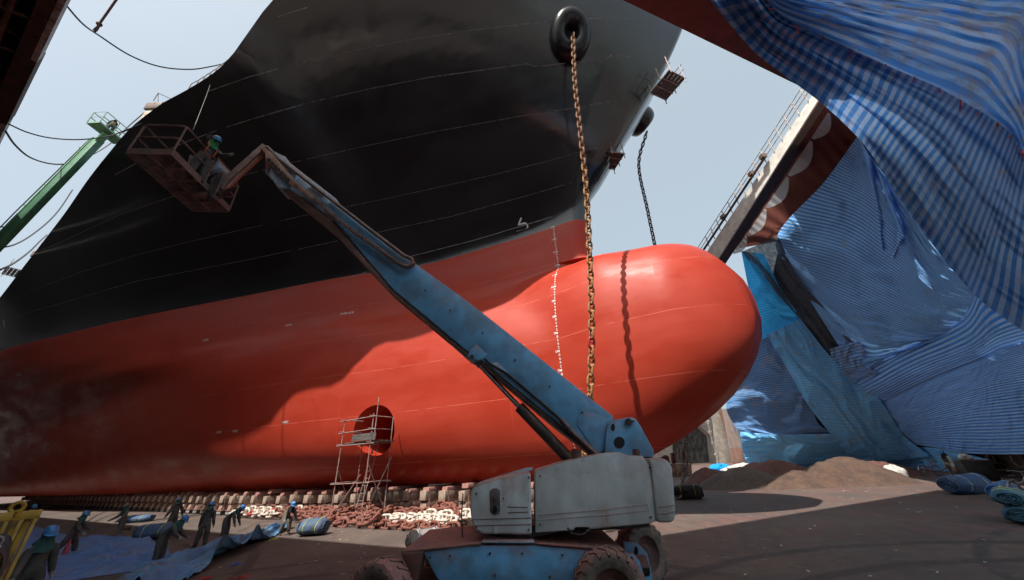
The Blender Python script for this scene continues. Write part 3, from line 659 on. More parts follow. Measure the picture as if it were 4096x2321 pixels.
# the neighbouring hull itself
hr = [[(3425, 520), (3800, 560), (4400, 640)], [(3440, 600), (3900, 700), (4400, 800)], [(3170, 900), (3750, 980), (4400, 1060)],
      [(3090, 1110), (3700, 1200), (4400, 1290)], [(3080, 1400), (3700, 1480), (4400, 1540)], [(3030, 1680), (3700, 1730), (4400, 1790)], [(3040, 1876), (3650, 1897), (4400, 2090)]]
def offset_fold(u, v): return .12*nz(u*9, v*9)
nb = thing('ship_hull', 'rusty brown neighbouring hull showing below the lowest striped tarpaulin', 'ship', at_z(3900, 1960, 0))
sheet(hr, 1.1, 60, 70, offset_fold, (0, 1)).build('hull_plate', M_oldhull, nb, smooth=True)
b = MB(); pc = drape(4000, 1856, .95); nn = (CAM-pc).normalized(); X = nn.cross(V((0, 0, 1))).normalized(); Y = X.cross(nn)
b.grid(lambda u, v: pc+X*(.42+.1*math.cos(2*PI*v))*math.cos(2*PI*u)+Y*(.62+.1*math.cos(2*PI*v))*math.sin(2*PI*u)+nn*(.1*math.sin(2*PI*v)), 24, 10); b.build('hull_opening', M_oldhull, nb, smooth=True)
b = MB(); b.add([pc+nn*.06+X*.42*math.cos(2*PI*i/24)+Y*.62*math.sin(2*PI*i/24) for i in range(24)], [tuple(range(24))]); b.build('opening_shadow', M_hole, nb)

# canopy tarpaulin overhead, its free edge sweeping from the top of the picture down to the right
edge = [(2815, -30), (3000, 190), (3130, 296), (3300, 425), (3440, 560), (3520, 672), (3600, 800), (3720, 965), (3840, 1115), (3950, 1225), (4160, 1370)]
seam = [(3040, -40), (3120, 60), (3260, 130), (3420, 205), (3600, 285), (3740, 345), (3860, 410), (3960, 470), (4050, 540), (4100, 620), (4170, 700)]
mid = [tuple(lerp(a, c, .5) for a, c in zip(p, q)) for p, q in zip(edge, seam)]
tarp('tarpaulin', 'long blue and white canopy tarpaulin whose pleated edge sweeps down from under the red beam', [edge, mid, seam], -.75, 130, 60,
     lambda u, v: (.34-.22*u)*math.sin(v*24+3.0*nz(u*2.5, v*2)+u*4)*(.6+.6*nz(v*5, u*2))+.2*(1-v)**6*1.5+crease(u, v, 3, 1.2, 16, .12), M_t1, (0, 2.4), 1)
top = [(3040, -60), (3250, -70), (3450, -80), (3650, -80), (3850, -80), (4000, -60), (4180, -40), (4180, 150), (4180, 330), (4180, 500), (4180, 705)]
mid = [tuple(lerp(a, c, .5) for a, c in zip(p, q)) for p, q in zip(seam, top)]
tarp('tarpaulin', 'torn grey-blue tarpaulin with ragged holes filling the top right corner', [[(p[0]-14, p[1]+16) for p in seam], mid, top], -.35, 120, 60,
     lambda u, v: crease(u, v, 8, 4, 9, .16)+.15*math.sin(v*9+u*4), M_t6, (1, 2.4), 2)
b = MB()
for k in range(14):
    i = k/13*9.5; p = crom([V((x, y, 0)) for x, y in seam], i); j = (nz(k*1.7)*40, nz(k*2.3, 5)*50+14); d0 = depth(p.x, p.y)-.95
    b.tube([at_t(p.x+j[0]*.1, p.y, d0), at_t(p.x+j[0]*.5, p.y+j[1]*.5, d0-.15), at_t(p.x+j[0], p.y+j[1], d0-.05)], .022, 5)
M_redc = worn('red_cord', (.45, .04, .04), rough=.7, bump=0)
tag(b.build('lashing_cord', M_redc), 'red cords tying the seam between the two uppermost tarpaulins', 'cord', kind='stuff')
# scalloped fan tarpaulin
tarp('tarpaulin', 'blue striped tarpaulin gathered in a fan of deep swags beside the brown net',
     [[(3430, 545), (3500, 650), (3640, 830), (3760, 1000), (3930, 1100)], [(3300, 725), (3470, 800), (3620, 940), (3740, 1090), (3925, 1175)],
      [(3105, 955), (3350, 1010), (3560, 1120), (3740, 1230), (3890, 1275)], [(3200, 1135), (3400, 1250), (3560, 1310), (3720, 1330), (3852, 1312)],
      [(3330, 1345), (3440, 1400), (3560, 1400), (3700, 1370), (3835, 1322)], [(3425, 1495), (3490, 1462), (3580, 1425), (3700, 1385), (3830, 1328)]], .1, 110, 110,
     lambda u, v: .55*math.sin(PI*u)*(.4+.6*math.sin(PI*v))+  .25*math.sin(v*27+6*nz(u*2, v*2)+5*u)*math.sin(PI*min(1, u*1.2))*(.7+.6*nz(v*6, u*3))+crease(u, v, 21, 1.6, 20, .15), M_t2, (1, 7.0), 3)
tarp('tarpaulin', 'blue striped tarpaulin hanging in a deep loose fold from the canopy edge', [[(3445, 575), (3500, 665), (3560, 760)], [(3480, 720), (3545, 800), (3610, 860)], [(3510, 860), (3590, 920), (3660, 970)], [(3530, 1000), (3570, 1030), (3600, 1060)]], -.25, 40, 60,
     lambda u, v: .3*math.sin(u*11+v*2)+crease(u, v, 33, 5, 3, .08), M_t3, (0, 4.5), 4)
# lower bands
tarp('tarpaulin', 'taut evenly striped tarpaulin band sagging beneath the swagged fan', [[(3405, 1512), (3600, 1400), (3850, 1265), (3940, 1110), (4180, 1000)], [(3470, 1570), (3660, 1470), (3880, 1380), (3990, 1300), (4180, 1240)], [(3515, 1612), (3700, 1520), (3900, 1440), (4010, 1390), (4180, 1340)]], -.1, 100, 50,
     lambda u, v: .18*math.sin(PI*v)+crease(u, v, 41, 5, 2, .05), M_t3, (1, 4.2), 5)
tarp('tarpaulin', 'wide striped tarpaulin with a straight hem above the parked bicycles', [[(3500, 1602), (3700, 1508), (3900, 1428), (4010, 1378), (4180, 1328)], [(3570, 1690), (3740, 1620), (3910, 1570), (4020, 1545), (4180, 1520)], [(3660, 1778), (3770, 1795), (3860, 1812), (4010, 1818), (4180, 1816)]], .05, 110, 60,
     lambda u, v: .15*math.sin(PI*v)+crease(u, v, 47, 9, 2, .085)*(1-.5*v), M_t3, (1, 4.2), 6)
# panels on the far flank
tarp('tarpaulin', 'bright sky-blue tarpaulin panel near the tip of the bulbous bow', [[(2965, 1005), (3055, 1015)], [(3000, 1180), (3130, 1170)], [(3050, 1390), (3225, 1290)]], -.1, 26, 50, lambda u, v: crease(u, v, 55, 2, 3, .05), M_t4, (1, 4.6), 7)
tarp('tarpaulin', 'narrow grey netting strip dropping between bright blue panel and swagged fan', [[(2965, 1008), (3112, 945)], [(3085, 1150), (3200, 1120)], [(3235, 1315), (3395, 1345)], [(3335, 1430), (3430, 1490)]], .05, 40, 70, lambda u, v: .2*math.sin(u*8+nz(u, v*3)*3)+crease(u, v, 61, 6, 1, .1), M_gnet, (1, 4), 8)
tarp('tarpaulin', 'crumpled dark tarpaulin patch under the end of the grey netting strip', [[(3320, 1395), (3440, 1360)], [(3340, 1500), (3480, 1470)], [(3410, 1530), (3520, 1490)]], -.2, 36, 36, lambda u, v: crease(u, v, 66, 4, 4, .12), M_t6, (1, 4.6), 9)
tarp('tarpaulin', 'long faded blue tarpaulin panel slanting down to the tallest grit pile', [[(3065, 1340), (3200, 1275)], [(3140, 1460), (3335, 1440)], [(3225, 1610), (3510, 1590)], [(3330, 1745), (3610, 1735)], [(3430, 1862), (3720, 1825)]], -.15, 70, 110,
     lambda u, v: .5*math.sin(PI*u)+crease(u, v, 71, 4, 4, .14), M_t5, (1, 6.5), 10)
tarp('tarpaulin', 'crumpled striped tarpaulin hung in short swags left of the slanting panel', [[(2985, 1385), (3100, 1335)], [(2945, 1520), (3170, 1480)], [(2905, 1620), (3240, 1600)], [(2930, 1690), (3270, 1690)], [(2975, 1750), (3330, 1735)]], .1, 70, 80,
     lambda u, v: .22*math.sin(v*13+u*3+3*nz(u*2, v*2))+crease(u, v, 77, 3, 7, .11), M_t7, (1, 5.0), 11)
tarp('tarpaulin', 'lowest striped tarpaulin skirting the ground behind the grit piles', [[(2960, 1728), (3120, 1738), (3350, 1735)], [(2970, 1800), (3180, 1800), (3400, 1800)], [(2995, 1880), (3200, 1878), (3480, 1876)]], -.05, 80, 44, lambda u, v: .15*math.sin(v*8)+crease(u, v, 83, 6, 3, .13), M_t5, (1, 5.5), 12)
tarp('tarpaulin', 'pale striped tarpaulin against the ground behind the red bicycle', [[(3540, 1800), (3680, 1790), (3790, 1800), (3960, 1840)], [(3560, 1850), (3690, 1848), (3800, 1850), (3960, 1870)], [(3590, 1896), (3700, 1899), (3800, 1903), (3930, 1915)]], .2, 60, 30, lambda u, v: crease(u, v, 88, 3, 5, .12), M_t5, (1, 4.4), 13)
# nets under the gantry beam
tarp('debris_net', 'red-brown debris net slung beneath the pale gantry beam', [[(3300, 425), (3530, 600)], [(3190, 590), (3380, 740)], [(3055, 790), (3215, 890)], [(2925, 1000), (3115, 965)]], .45, 50, 90, lambda u, v: .15*math.sin(PI*u)+.05*math.sin(v*70+3*nz(u*2, v*4)), M_net, (1, 4), 14, 'net', group=None)
for k, (a, c, w_) in enumerate((((3312, 450), (3246, 552), 52), ((3240, 562), (3150, 700), 58), ((3146, 705), (3062, 828), 52), ((3058, 834), (2985, 940), 44), ((2982, 944), (2930, 1012), 34))):
    lab = ('white scalloped net valance right under the upper end of the gantry beam', 'white scalloped net valance second from the top of the gantry beam', 'white scalloped net valance midway along the gantry beam', 'white scalloped net valance second from the low end of the gantry beam', 'white scalloped net valance at the low end of the gantry beam')[k]
    dx, dy = c[0]-a[0], c[1]-a[1]; L = math.hypot(dx, dy); nxp, nyp = -dy/L, dx/L
    if nxp < 0: nxp, nyp = -nxp, -nyp
    rows_ = [[(lerp(a[0], c[0], i/6), lerp(a[1], c[1], i/6)) for i in range(7)], [(lerp(a[0], c[0], i/6)+nxp*w_*.85*math.sin(PI*(.08+.84*i/6)), lerp(a[1], c[1], i/6)+nyp*w_*.85*math.sin(PI*(.08+.84*i/6))) for i in range(7)]]
    tarp('debris_net', lab, rows_, -.4, 30, 14, lambda u, v: .02*math.sin(u*30), M_wnet, (1, 4), 15+k, 'net', group='white net valances under the gantry beam')
tarp('debris_net', 'translucent orange-brown net curtain beside the pale draft-marked hull', [[(2872, 1640), (2935, 1630)], [(2912, 1760), (2978, 1755)], [(2936, 1880), (3005, 1880)]], .6, 24, 50, lambda u, v: .15*math.sin(u*9+v*3), M_onet, (1, 4), 22, 'net', group=None)

# red overhead beam; unseen sheet added behind it shades and softly lights the foreground
M_redb = worn('beam_red_oxide', (.17, .052, .042), (.12, .045, .038), 1.0, rough=.6, bump=.08)
cp = thing('overhead_beam', 'broad red-oxide beam crossing overhead at upper right, an added unseen sheet behind it shading the foreground', 'beam', A1)
M_diffuser, nt_, p_ = newmat('light_diffuser'); p_.inputs['Base Color'].default_value = (.5, .62, .78, 1)
tb_ = node(nt_, 'ShaderNodeBsdfTranslucent', Color=(.8, .88, .95, 1)); ms_ = node(nt_, 'ShaderNodeMixShader'); ms_.inputs[0].default_value = .75
link(nt_, p_.outputs[0], ms_.inputs[1]); link(nt_, tb_.outputs[0], ms_.inputs[2]); link(nt_, ms_.outputs[0], nt_.nodes['Material Output'].inputs['Surface'])
dA = (A2-A1).normalized(); A0 = A1-dA*14; A3 = A2+dA*.6
b = MB(); sd = dA.cross(V((0, 0, 1))).normalized()
if sd.dot(AS) < 0: sd = -sd
b.prism([A0, A3, A3+sd*3.2, A0+sd*3.2], (0, 0, .8)); b.build('soffit_plate', M_redb, cp)
b = MB(); b.prism([A0+sd*3.21+V((0, 0, .1)), A3+sd*3.21+V((0, 0, .1)), W(32, to_ship(A3)[1], A1.z+.1), W(32, 26, A1.z+.1), W(8, 30, A1.z+.1)], (0, 0, .02)); b.build('shade_sheet', M_diffuser, cp)
# pale gantry beam with walkway rail
M_gant = worn('gantry_paint', (.82, .78, .70), (.72, .67, .60), .8, c3=(.25, .15, .1), s3=3, lo3=.66, hi3=.72, rough=.55)
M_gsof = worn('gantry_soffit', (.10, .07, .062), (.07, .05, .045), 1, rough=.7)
G1, G2 = at_z(3225, 330, 22.4), at_z(2800, 1002, 22.4); gd = (G2-G1).normalized(); gs = gd.cross(V((0, 0, 1))).normalized()
if gs.dot(at_z(2944, 1000, 21)-at_z(2906, 989, 21)) < 0: gs = -gs
gb = thing('gantry_beam', 'pale painted gantry beam with a railed walkway running down towards the bulb', 'gantry', G1)
ZG = 22.4
def gpt(p, q, z, e0, e1):
    P, Q = at_z(*p, z), at_z(*q, z-3.2); t = (Q-P).normalized(); return P-t*e0, Q+t*e1
G1, G2 = at_z(3245, 387, ZG), at_z(2867, 949, ZG-4.2); gd = (G2-G1).normalized(); gh = V((gd.x, gd.y, 0)).normalized(); gs = V((-gh.y, gh.x, 0))
if gs.dot(G1-CAM) < 0: gs = -gs            # gs points away from the camera
def on_plane(px, py, off):
    v = ray(px, py); return CAM+v*(((G1-CAM).dot(gs)+off)/v.dot(gs))
fb0, fb1 = on_plane(3275, 397, 0), on_plane(2905, 983, 0)
def quad_plate(name, P0, P1, Q0, Q1, back, m):
    "plate between line P0-P1 and line Q0-Q1, thickened by back"
    P0, P1, Q0, Q1 = P0+(P0-P1)*.2, P1+(P1-P0)*.25, Q0+(Q0-Q1)*.2, Q1+(Q1-Q0)*.25
    b = MB(); n_ = 12; vs = [lerp(a, c, i/n_)+bk for bk in (V(), back) for i in range(n_+1) for a, c in ((P0, P1), (Q0, Q1))]
    o = 2*(n_+1); fs = []
    for i in range(n_): fs += [(2*i, 2*i+1, 2*i+3, 2*i+2), (o+2*i, o+2*i+2, o+2*i+3, o+2*i+1), (2*i, 2*i+2, o+2*i+2, o+2*i), (2*i+1, o+2*i+1, o+2*i+3, 2*i+3)]
    fs += [(0, o, o+1, 1), (2*n_, 2*n_+1, o+2*n_+1, o+2*n_)]
    b.add(vs, fs); return b.build(name, m, gb)
quad_plate('web_plate', G1, G2, fb0, fb1, gs*.12, M_gant)
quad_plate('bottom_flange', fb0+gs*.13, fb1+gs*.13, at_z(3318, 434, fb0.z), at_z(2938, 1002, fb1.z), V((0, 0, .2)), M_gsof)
G2 = G2+gd*1.0
GL = (G2-G1).length
for k in range(15):
    p = G1+gd*(GL*(k+.3)/14.3)-gs*.05; b = MB(); b.cyl(p, p+V((0, 0, 1.15)), .035, 6); b.build('rail_post', M_cream, gb)
for hh in (.4, .78, 1.15):
    b = MB(); b.tube([G1-gd*1-gs*.05+V((0, 0, hh)), G2+gd*2-gs*.05+V((0, 0, hh))], .03, 6); b.build('rail', M_cream, gb)
b = MB(); b.tube([G1+gd*4-gs*.35+V((0, 0, .1)), G2+gd*2-gs*.35+V((0, 0, .1))], .09, 8); b.build('cable_pipe', M_pipe, gb)
for k in (.36, .47, .78):
    p = G1+gd*GL*k-gs*.3; b = MB(); b.box(p+V((0, 0, .35)), (.35, .35, .3)); b.cyl(p, p+V((0, 0, .25)), .04, 6); b.build('floodlight', M_rail, gb)

# pale far vessel end with octagonal opening and its own draft marks
M_fv = worn('pale_grey_hull', (.36, .36, .33), (.32, .31, .28), .5, rough=.6, bump=.05)
M_fvl = worn('cream_hull', (.52, .5, .44), (.40, .37, .31), .5, rough=.5, bump=.05)
M_boot = worn('boot_black', (.05, .05, .055), rough=.5)
FT = 62.0
def fv(px, py, dt=0): return at_t(px, py, FT+dt)
fo = thing('vessel_end', 'pale grey vessel end with an octagonal opening seen under the bulb', 'ship', fv(2780, 1880))
back = FWD*1.2
def fpl(px, mat_, name, dt=0):
    b = MB(); b.prism([fv(x, y, dt) for x, y in px], V((FWD.x, FWD.y, 0)).normalized()*1.5); return b.build(name, mat_, fo)
fpl([(2560, 1560), (2868, 1560), (2862, 1640), (2838, 1640), (2560, 1700)], M_fv, 'hull_plate')
fpl([(2560, 1702), (2838, 1642), (2838, 1700), (2802, 1708), (2712, 1714), (2690, 1752), (2690, 1890), (2560, 1890)], M_fv, 'hull_plate')
fpl([(2839, 1642), (2863, 1742), (2868, 1890), (2858, 1886), (2842, 1742), (2804, 1709), (2839, 1700)], M_fv, 'hull_plate', -.03)
b = MB(); b.grid(lambda u, v: fv(lerp(lerp(2838, 2866, v), lerp(2872, 2932, v), u), lerp(1560, 1868, v), -.3-1.6*math.sin(u*1.6)), 10, 14); b.build('curved_shell', M_fvl, fo, smooth=True)
b = MB(); b.grid(lambda u, v: fv(lerp(lerp(2866, 2868, v), lerp(2930, 2933, v), u), lerp(1866, 1890, v), -.35-1.6*math.sin(u*1.6)), 10, 4); b.build('boot_top', M_boot, fo, smooth=True)
b = MB(); b.prism([fv(2686, 1705, 4), (fv(2860, 1705, 4)), fv(2860, 1892, 4), fv(2686, 1892, 4)], V((0, .3, 0))); b.build('opening_curtain', worn('dark_curtain', (.04, .045, .045), (.11, .12, .12), .5, rough=.8, stretch=(3, 3, .5)), fo)
for mtr, px, py in ((11, 2826, 1686), (10, 2836, 1728), (9, 2848, 1772), (8, 2860, 1817), (7, 2873, 1863)):
    for k, tx in enumerate(('%dM' % mtr, '8', '6', '4', '2')):
        q = fv(px+k*2.3, py+k*8.8, -.5); vs, fs = text_mesh(tx, .42, V((FWD.y, 0, 0)), V((0, 0, 1)), q); m_ = MB(); m_.add([v-V((0, .3+1.2*.0, 0)) for v in vs], fs)
        if mtr == 7 and k: continue
        m_.build('draft_mark', M_wh, fo)
tb = thing('steel_block', 'cream rust-streaked steel block with red cradle pieces on top, by the chain', 'block', at_z(2735, 1938, 0))
def tbp(px, name, mat_, t=36, dep=1.2):
    b = MB(); b.prism([at_t(x, y, t) for x, y in px], V((.3, dep, 0))); b.build(name, mat_, tb, bevel=.02)
M_str = worn('streaked_cream', (.48, .40, .30), (.28, .15, .08), 1.2, rough=.6, stretch=(3, 3, .4))
tbp([(2672, 1856), (2766, 1854), (2770, 1936), (2692, 1938)], 'block_body', M_str)
M_crad = worn('cradle_red', (.16, .05, .04), (.1, .04, .035), 2, rough=.7)
tbp([(2645, 1830), (2660, 1820), (2674, 1824), (2682, 1855), (2650, 1856)], 'cradle_piece', M_crad)
tbp([(2686, 1812), (2698, 1812), (2706, 1853), (2692, 1855)], 'cradle_piece', M_crad)
tbp([(2728, 1804), (2738, 1804), (2746, 1852), (2734, 1853)], 'cradle_piece', M_crad)
# ------------------------------------------------------------------ anchor chains
M_chr = worn('chain_rust', (.25, .105, .055), (.13, .055, .035), 5, c3=(.42, .25, .10), s3=7, lo3=.52, hi3=.62, rough=.75, bump=.4, bscale=40)
M_cho = worn('chain_ochre', (.40, .20, .065), (.16, .07, .035), 6, c3=(.5, .33, .13), s3=9, lo3=.5, hi3=.6, rough=.75, bump=.4, bscale=40)
M_chd = worn('chain_dark', (.045, .032, .028), (.08, .045, .03), 5, rough=.6, bump=.3)
M_chh = worn('chain_red_rust', (.20, .068, .047), (.14, .05, .037), 4, c3=(.26, .11, .07), s3=8, rough=.8, bump=.45, bscale=30)
M_chw = worn('chain_white', (.54, .50, .43), (.36, .19, .13), 5, lo=.5, hi=.68, rough=.6, bump=.3)
M_chred = worn('chain_marker_red', (.42, .03, .03), (.25, .03, .03), 6, rough=.5, bump=0)
M_chg = worn('chain_grey', (.30, .29, .28), (.18, .14, .12), 5, rough=.7, bump=.3)
PITCH = .37
def link_mesh(name, m, n=22, k=7, a=.105, Rr=.12, r=.046):
    path = []
    for i in range(n):
        t = i/n*4
        if t < 1: path.append(V((lerp(-a, a, t), Rr, 0)))
        elif t < 2: q = PI/2-(t-1)*PI; path.append(V((a+Rr*math.cos(q)*1.0, Rr*math.sin(q), 0)))
        elif t < 3: path.append(V((lerp(a, -a, t-2), -Rr, 0)))
        else: q = -PI/2-(t-3)*PI; path.append(V((-a+Rr*math.cos(q), Rr*math.sin(q), 0)))
    mb = MB(); mb.tube(path, r, k, closed=True); mb.tube([(0, -Rr, 0), (0, -.03, 0), (0, .03, 0), (0, Rr, 0)], [r*.95, r*.62, r*.62, r*.95], k, cap=False)
    return mb.mesh(name, m, smooth=True, weld=False, angle=180)
LK_ = {k: link_mesh('link_'+k, m) for k, m in (('rust', M_chr), ('ochre', M_cho), ('dark', M_chd), ('heap', M_chh), ('white', M_chw), ('red', M_chred), ('grey', M_chg))}
def frame_x(t, up):
    t = t.normalized(); y = up.cross(t)
    if y.length < 1e-3: y = V((1, 0, 0)).cross(t)
    y.normalize(); z = t.cross(y); return Matrix(((t.x, y.x, z.x), (t.y, y.y, z.y), (t.z, y.z, z.z))).to_4x4()
def run_chain(root, path, kind, up=V((0, 0, 1)), roll0=0.0, jitter=0.0, pitch=PITCH, alt=90, scale=1.0, pile=None):
    pts = [V(p) for p in path]; L = [0]
    for i in range(1, len(pts)): L.append(L[-1]+(pts[i]-pts[i-1]).length)
    n = int(L[-1]/(pitch*scale))
    def at(d):
        for i in range(1, len(pts)):
            if d <= L[i]: return pts[i-1].lerp(pts[i], (d-L[i-1])/(L[i]-L[i-1]))
        return pts[-1]
    for i in range(n+1):
        d = i*pitch*scale; p = at(d); t = at(min(d+.1, L[-1]))-at(max(d-.1, 0)); kd = kind(i, n) if callable(kind) else kind
        M = frame_x(t, up) @ Matrix.Rotation(R(roll0+(alt if i % 2 else 0)+jitter*random.uniform(-1, 1)), 4, 'X')
        if jitter: M = Matrix.Rotation(R(jitter*.35*random.uniform(-1, 1)), 4, 'Z') @ M; p = p+V((random.uniform(-.03, .03), random.uniform(-.03, .03), 0))
        M.translation = p
        place('link', LK_[kd], M @ Matrix.Scale(scale, 4), root)
# chain hung from the near hawse
C0 = HAWSE1; C1 = at_z(2338, 2140, 0.15)
c1 = thing('anchor_chain', 'rust-orange anchor chain hanging in front of the bulb from the near hawse', 'chain', C0)
def bowed(p, q, px_mid, n=40):
    return [p.lerp(q, i/n) for i in range(n+1)]
pth = []
keys = [(2278, 160), (2300, 330), (2325, 560), (2345, 760), (2358, 1000), (2366, 1250), (2364, 1480), (2352, 1680), (2335, 1840), (2318, 2000)]
b0, b1 = to_ship(C0)[1], 5.6
kz = [C0]+[at_b(x, y, lerp(b0, b1, (i+1)/len(keys))) for i, (x, y) in enumerate(keys[1:])]
run_chain(c1, [crom(kz, i/60*(len(kz)-1)) for i in range(61)], lambda i, n: 'rust' if i < n*.42 else ('ochre' if i != int(n*.78) else 'red'), up=V((.2, -1, 0)), roll0=80)
c2 = thing('anchor_chain', 'dark anchor chain hanging on the far side, vanishing behind the bulb', 'chain', HAWSE2)
b0 = to_ship(HAWSE2)[1]; keys = [(2528, 535), (2555, 660), (2590, 840), (2620, 985), (2660, 1200), (2700, 1450), (2738, 1700), (2748, 1800), (2738, 1900), (2715, 1985)]
kz = [HAWSE2]+[at_b(x, y, b0-.2*i) for i, (x, y) in enumerate(keys[1:], 1)]
kz[-1] = at_z(2712, 1992, .1); kz[-2] = kz[-2].lerp(kz[-1], .15)
run_chain(c2, [crom(kz, i/60*(len(kz)-1)) for i in range(61)], lambda i, n: 'dark' if i < n*.82 else 'grey', up=V((.2, -1, 0)), roll0=80)
c2e = kz[-1]
# chain ranged on the floor in long rows
ordn = ['nearest', 'second', 'third', 'fourth', 'fifth', 'sixth', 'seventh', 'eighth', 'ninth', 'farthest']
HB = [5.75, 5.3, 4.85, 4.42, 4.0, 3.55, 3.1, 2.65]
ordn = ['nearest', 'second', 'third', 'fourth', 'fifth', 'sixth', 'seventh', 'farthest']
for k, bb in enumerate(HB):
    s0, s1 = (-25.0+random.uniform(-1.2, 1.2)+1.1*abs(k-4), -4.2+random.uniform(-.4, .4)) if k > 1 else (-14.0+k*-1.5, -4.0-k*.2)
    hgt = .13+.20*math.sin(PI*(k+.7)/8)+(.10 if k % 2 else 0)
    r = thing('anchor_chain', '%s row of the ranged rusty anchor chain, counted away from the lift' % ordn[k] if 0 < k < 7 else ('nearest row of the ranged rusty anchor chain, lying at the front' if k == 0 else 'farthest row of the ranged rusty anchor chain, against the keel blocks'), 'chain', W(s0, bb, 0), group='rows of anchor chain ranged on the floor')
    path = [W(lerp(s0, s1, i/40), bb+.18*nz(i*.3, k*4)+.05*math.sin(i*1.1), hgt+.08*nz(i*.5, k*7)) for i in range(41)]
    def kind(i, n, k=k):
        if k in (2, 3, 4) and i < 13-k: return 'red' if (i+k*3) % 7 == 3 else 'white'
        if k in (5, 6) and i < 15 and i not in (7, 8, 9): return 'red' if i == 11 else 'white'
        if k == 7 and i < 4: return 'white'
        if 1 <= k <= 4 and i > n-6-(k*3 % 4): return 'white'
        return 'heap'
    run_chain(r, path, kind, roll0=14+random.uniform(-12, 12), jitter=14, alt=66, scale=1.32)
for k, (s, bb, h, a) in enumerate(((-9.2, 4.1, .5, 70), (-6.4, 3.3, .52, 40), (-11.7, 3.2, .52, 100), (-7.9, 2.5, .5, 15), (-12.9, 4.3, .45, 55))):
    lab = ('loose end of rusty chain thrown over the middle of the ranged rows', 'loose end of rusty chain lying over the rows nearest the lift', 'loose end of rusty chain thrown over the left part of the rows', 'loose end of rusty chain over the back rows by the keel blocks', 'loose end of rusty chain bridging the rows beside the pulling worker')[k]
    r = thing('anchor_chain', lab, 'chain', W(s, bb, h), group='loose chain ends on the heap'); d = (AS*math.cos(R(a))+NS*math.sin(R(a)))
    run_chain(r, [W(s, bb, h)+d*(i*.36)+V((0, 0, .1*math.sin(i*.8))) for i in range(7)], 'heap', roll0=30, jitter=25, alt=80, scale=1.3)

# ------------------------------------------------------------------ keel blocks
M_blkw = worn('block_timber', (.36, .29, .23), (.23, .125, .1), 1.6, c3=(.36, .17, .10), s3=5, lo3=.55, hi3=.68, rough=.8, bump=.3)
M_blkr = worn('block_dusty', (.30, .15, .12), (.2, .10, .08), 2, rough=.85, bump=.3)
M_blkb = worn('block_base', (.05, .052, .05), (.10, .05, .04), 3, rough=.7)
def sblock_meshes():
    out = {}
    def bx(name, m, lst, bev=.012):
        mb = MB()
        for c, sz, tp_ in lst: mb.box(c, sz, taper=tp_)
        out[name] = mb.mesh(name, m, bevel=bev)
    # local frame: x along keel, y away from the camera, z up; front face at y=0
    bx('base_box', M_blkb, [((0, 1.6, .14), (.62, 3.2, .28), 1)])
    bx('base_flange', M_blkr, [((0, 1.6, .295), (.76, 3.24, .03), 1)])
    bx('pedestal', M_blkw, [((-.02, 1.55, .48), (.44, 3.06, .34), .97)])
    bx('filler', M_blkr, [((0, 1.62, .70), (.36, 2.9, .1), 1)])
    bx('upper_block', M_blkw, [((-.02, 1.5, .98), (.42, 3.12, .46), 1)])
    bx('soft_cap', M_blkr, [((.02, 1.6, 1.33), (.40, 3.0, .22), .96)], .02)
    mb = MB(); mb.cyl((.33, .1, .40), (.33, .1, 1.16), .018, 6); mb.box((.33, .1, 1.18), (.07, .07, .08)); mb.tube([(.33+.05*math.cos(q), .1, .42+.05*math.sin(q)) for q in [i*.7 for i in range(9)]], .014, 5); out['tie_rod'] = mb.mesh('tie_rod', M_blkr)
    return out
BMs = sblock_meshes()
NBK = 66
BF = pchip([-110, -40, -26, -17, -10, -3], [3.4, 3.9, 4.3, 3.5, 2.6, 2.0])
for k in range(NBK):
    s = -2.6-k*1.235-(.02*k*k*.1)
    bf = BF(s)
    num = 211-k
    r = thing('keel_block', 'keel block with white number NO%d on its black base' % num if k < 26 else 'dim timber keel block farther along the shaded row under the hull', 'keel block', W(s, bf, 0), SHIPROT, group='keel blocks under the ship')
    hs = (0, .0, -.12, .03)[k % 4] if k > 0 else 0
    for nm, me in BMs.items():
        if k > 40 and nm in ('tie_rod', 'filler', 'base_flange'): continue
        sc_ = (random.uniform(.86, 1.14), 1, random.uniform(.94, 1.04)) if nm in ('upper_block', 'soft_cap', 'pedestal') else (1, 1, 1)
        if nm == 'filler' and random.random() < .3: continue
        o = place(nm, me, wm(r) @ Matrix.Rotation(R(random.uniform(-2.5, 2.5) if nm in ('upper_block', 'soft_cap') else 0), 4, 'Z') @ Matrix.Translation((random.uniform(-.02, .02), random.uniform(0, .06) if nm in ('upper_block', 'soft_cap') else 0, hs if nm == 'soft_cap' else 0)) @ Matrix.Diagonal((*sc_, 1)), r)
    if k < 26:
        vs, fs = text_mesh('NO%d' % num, .17, AS, V((0, 0, 1)), W(s, bf+.006, .15)); mb = MB(); mb.add(vs, fs); mb.build('number_text', M_wh, r)

# ------------------------------------------------------------------ scaffold tower at the thruster opening
M_sc = worn('scaffold_tube', (.33, .24, .21), (.30, .30, .30), 2, c3=(.35, .12, .08), s3=2.5, lo3=.5, hi3=.6, rough=.5, bump=0)
M_clamp = worn('scaffold_clamp', (.16, .18, .22), (.25, .12, .06), 6, rough=.5, bump=0)
M_plank = worn('scaffold_plank', (.12, .105, .095), (.07, .06, .055), 4, rough=.8, stretch=(.3, 3, 3))
sx0, sx1, sb0, sb1 = -12.55, -10.15, 3.95, 5.35
sc = thing('scaffold_tower', 'scaffold tower of rusty tubes standing at the bow thruster opening', 'scaffold', W(-11.3, 4.6, 0), SHIPROT)
def bar(p, q, name='tube', r=.026, m=None, par=None):
    b = MB(); b.cyl(p, q, r, 6); return b.build(name, m or M_sc, par or sc)
tops = {}
for (s, bb, h) in ((sx0, sb0, 4.1), (sx0, sb1, 5.15), (sx1, sb0, 5.1), (sx1, sb1, 5.2)):
    bar(W(s, bb, 0), W(s, bb, h), 'standard')
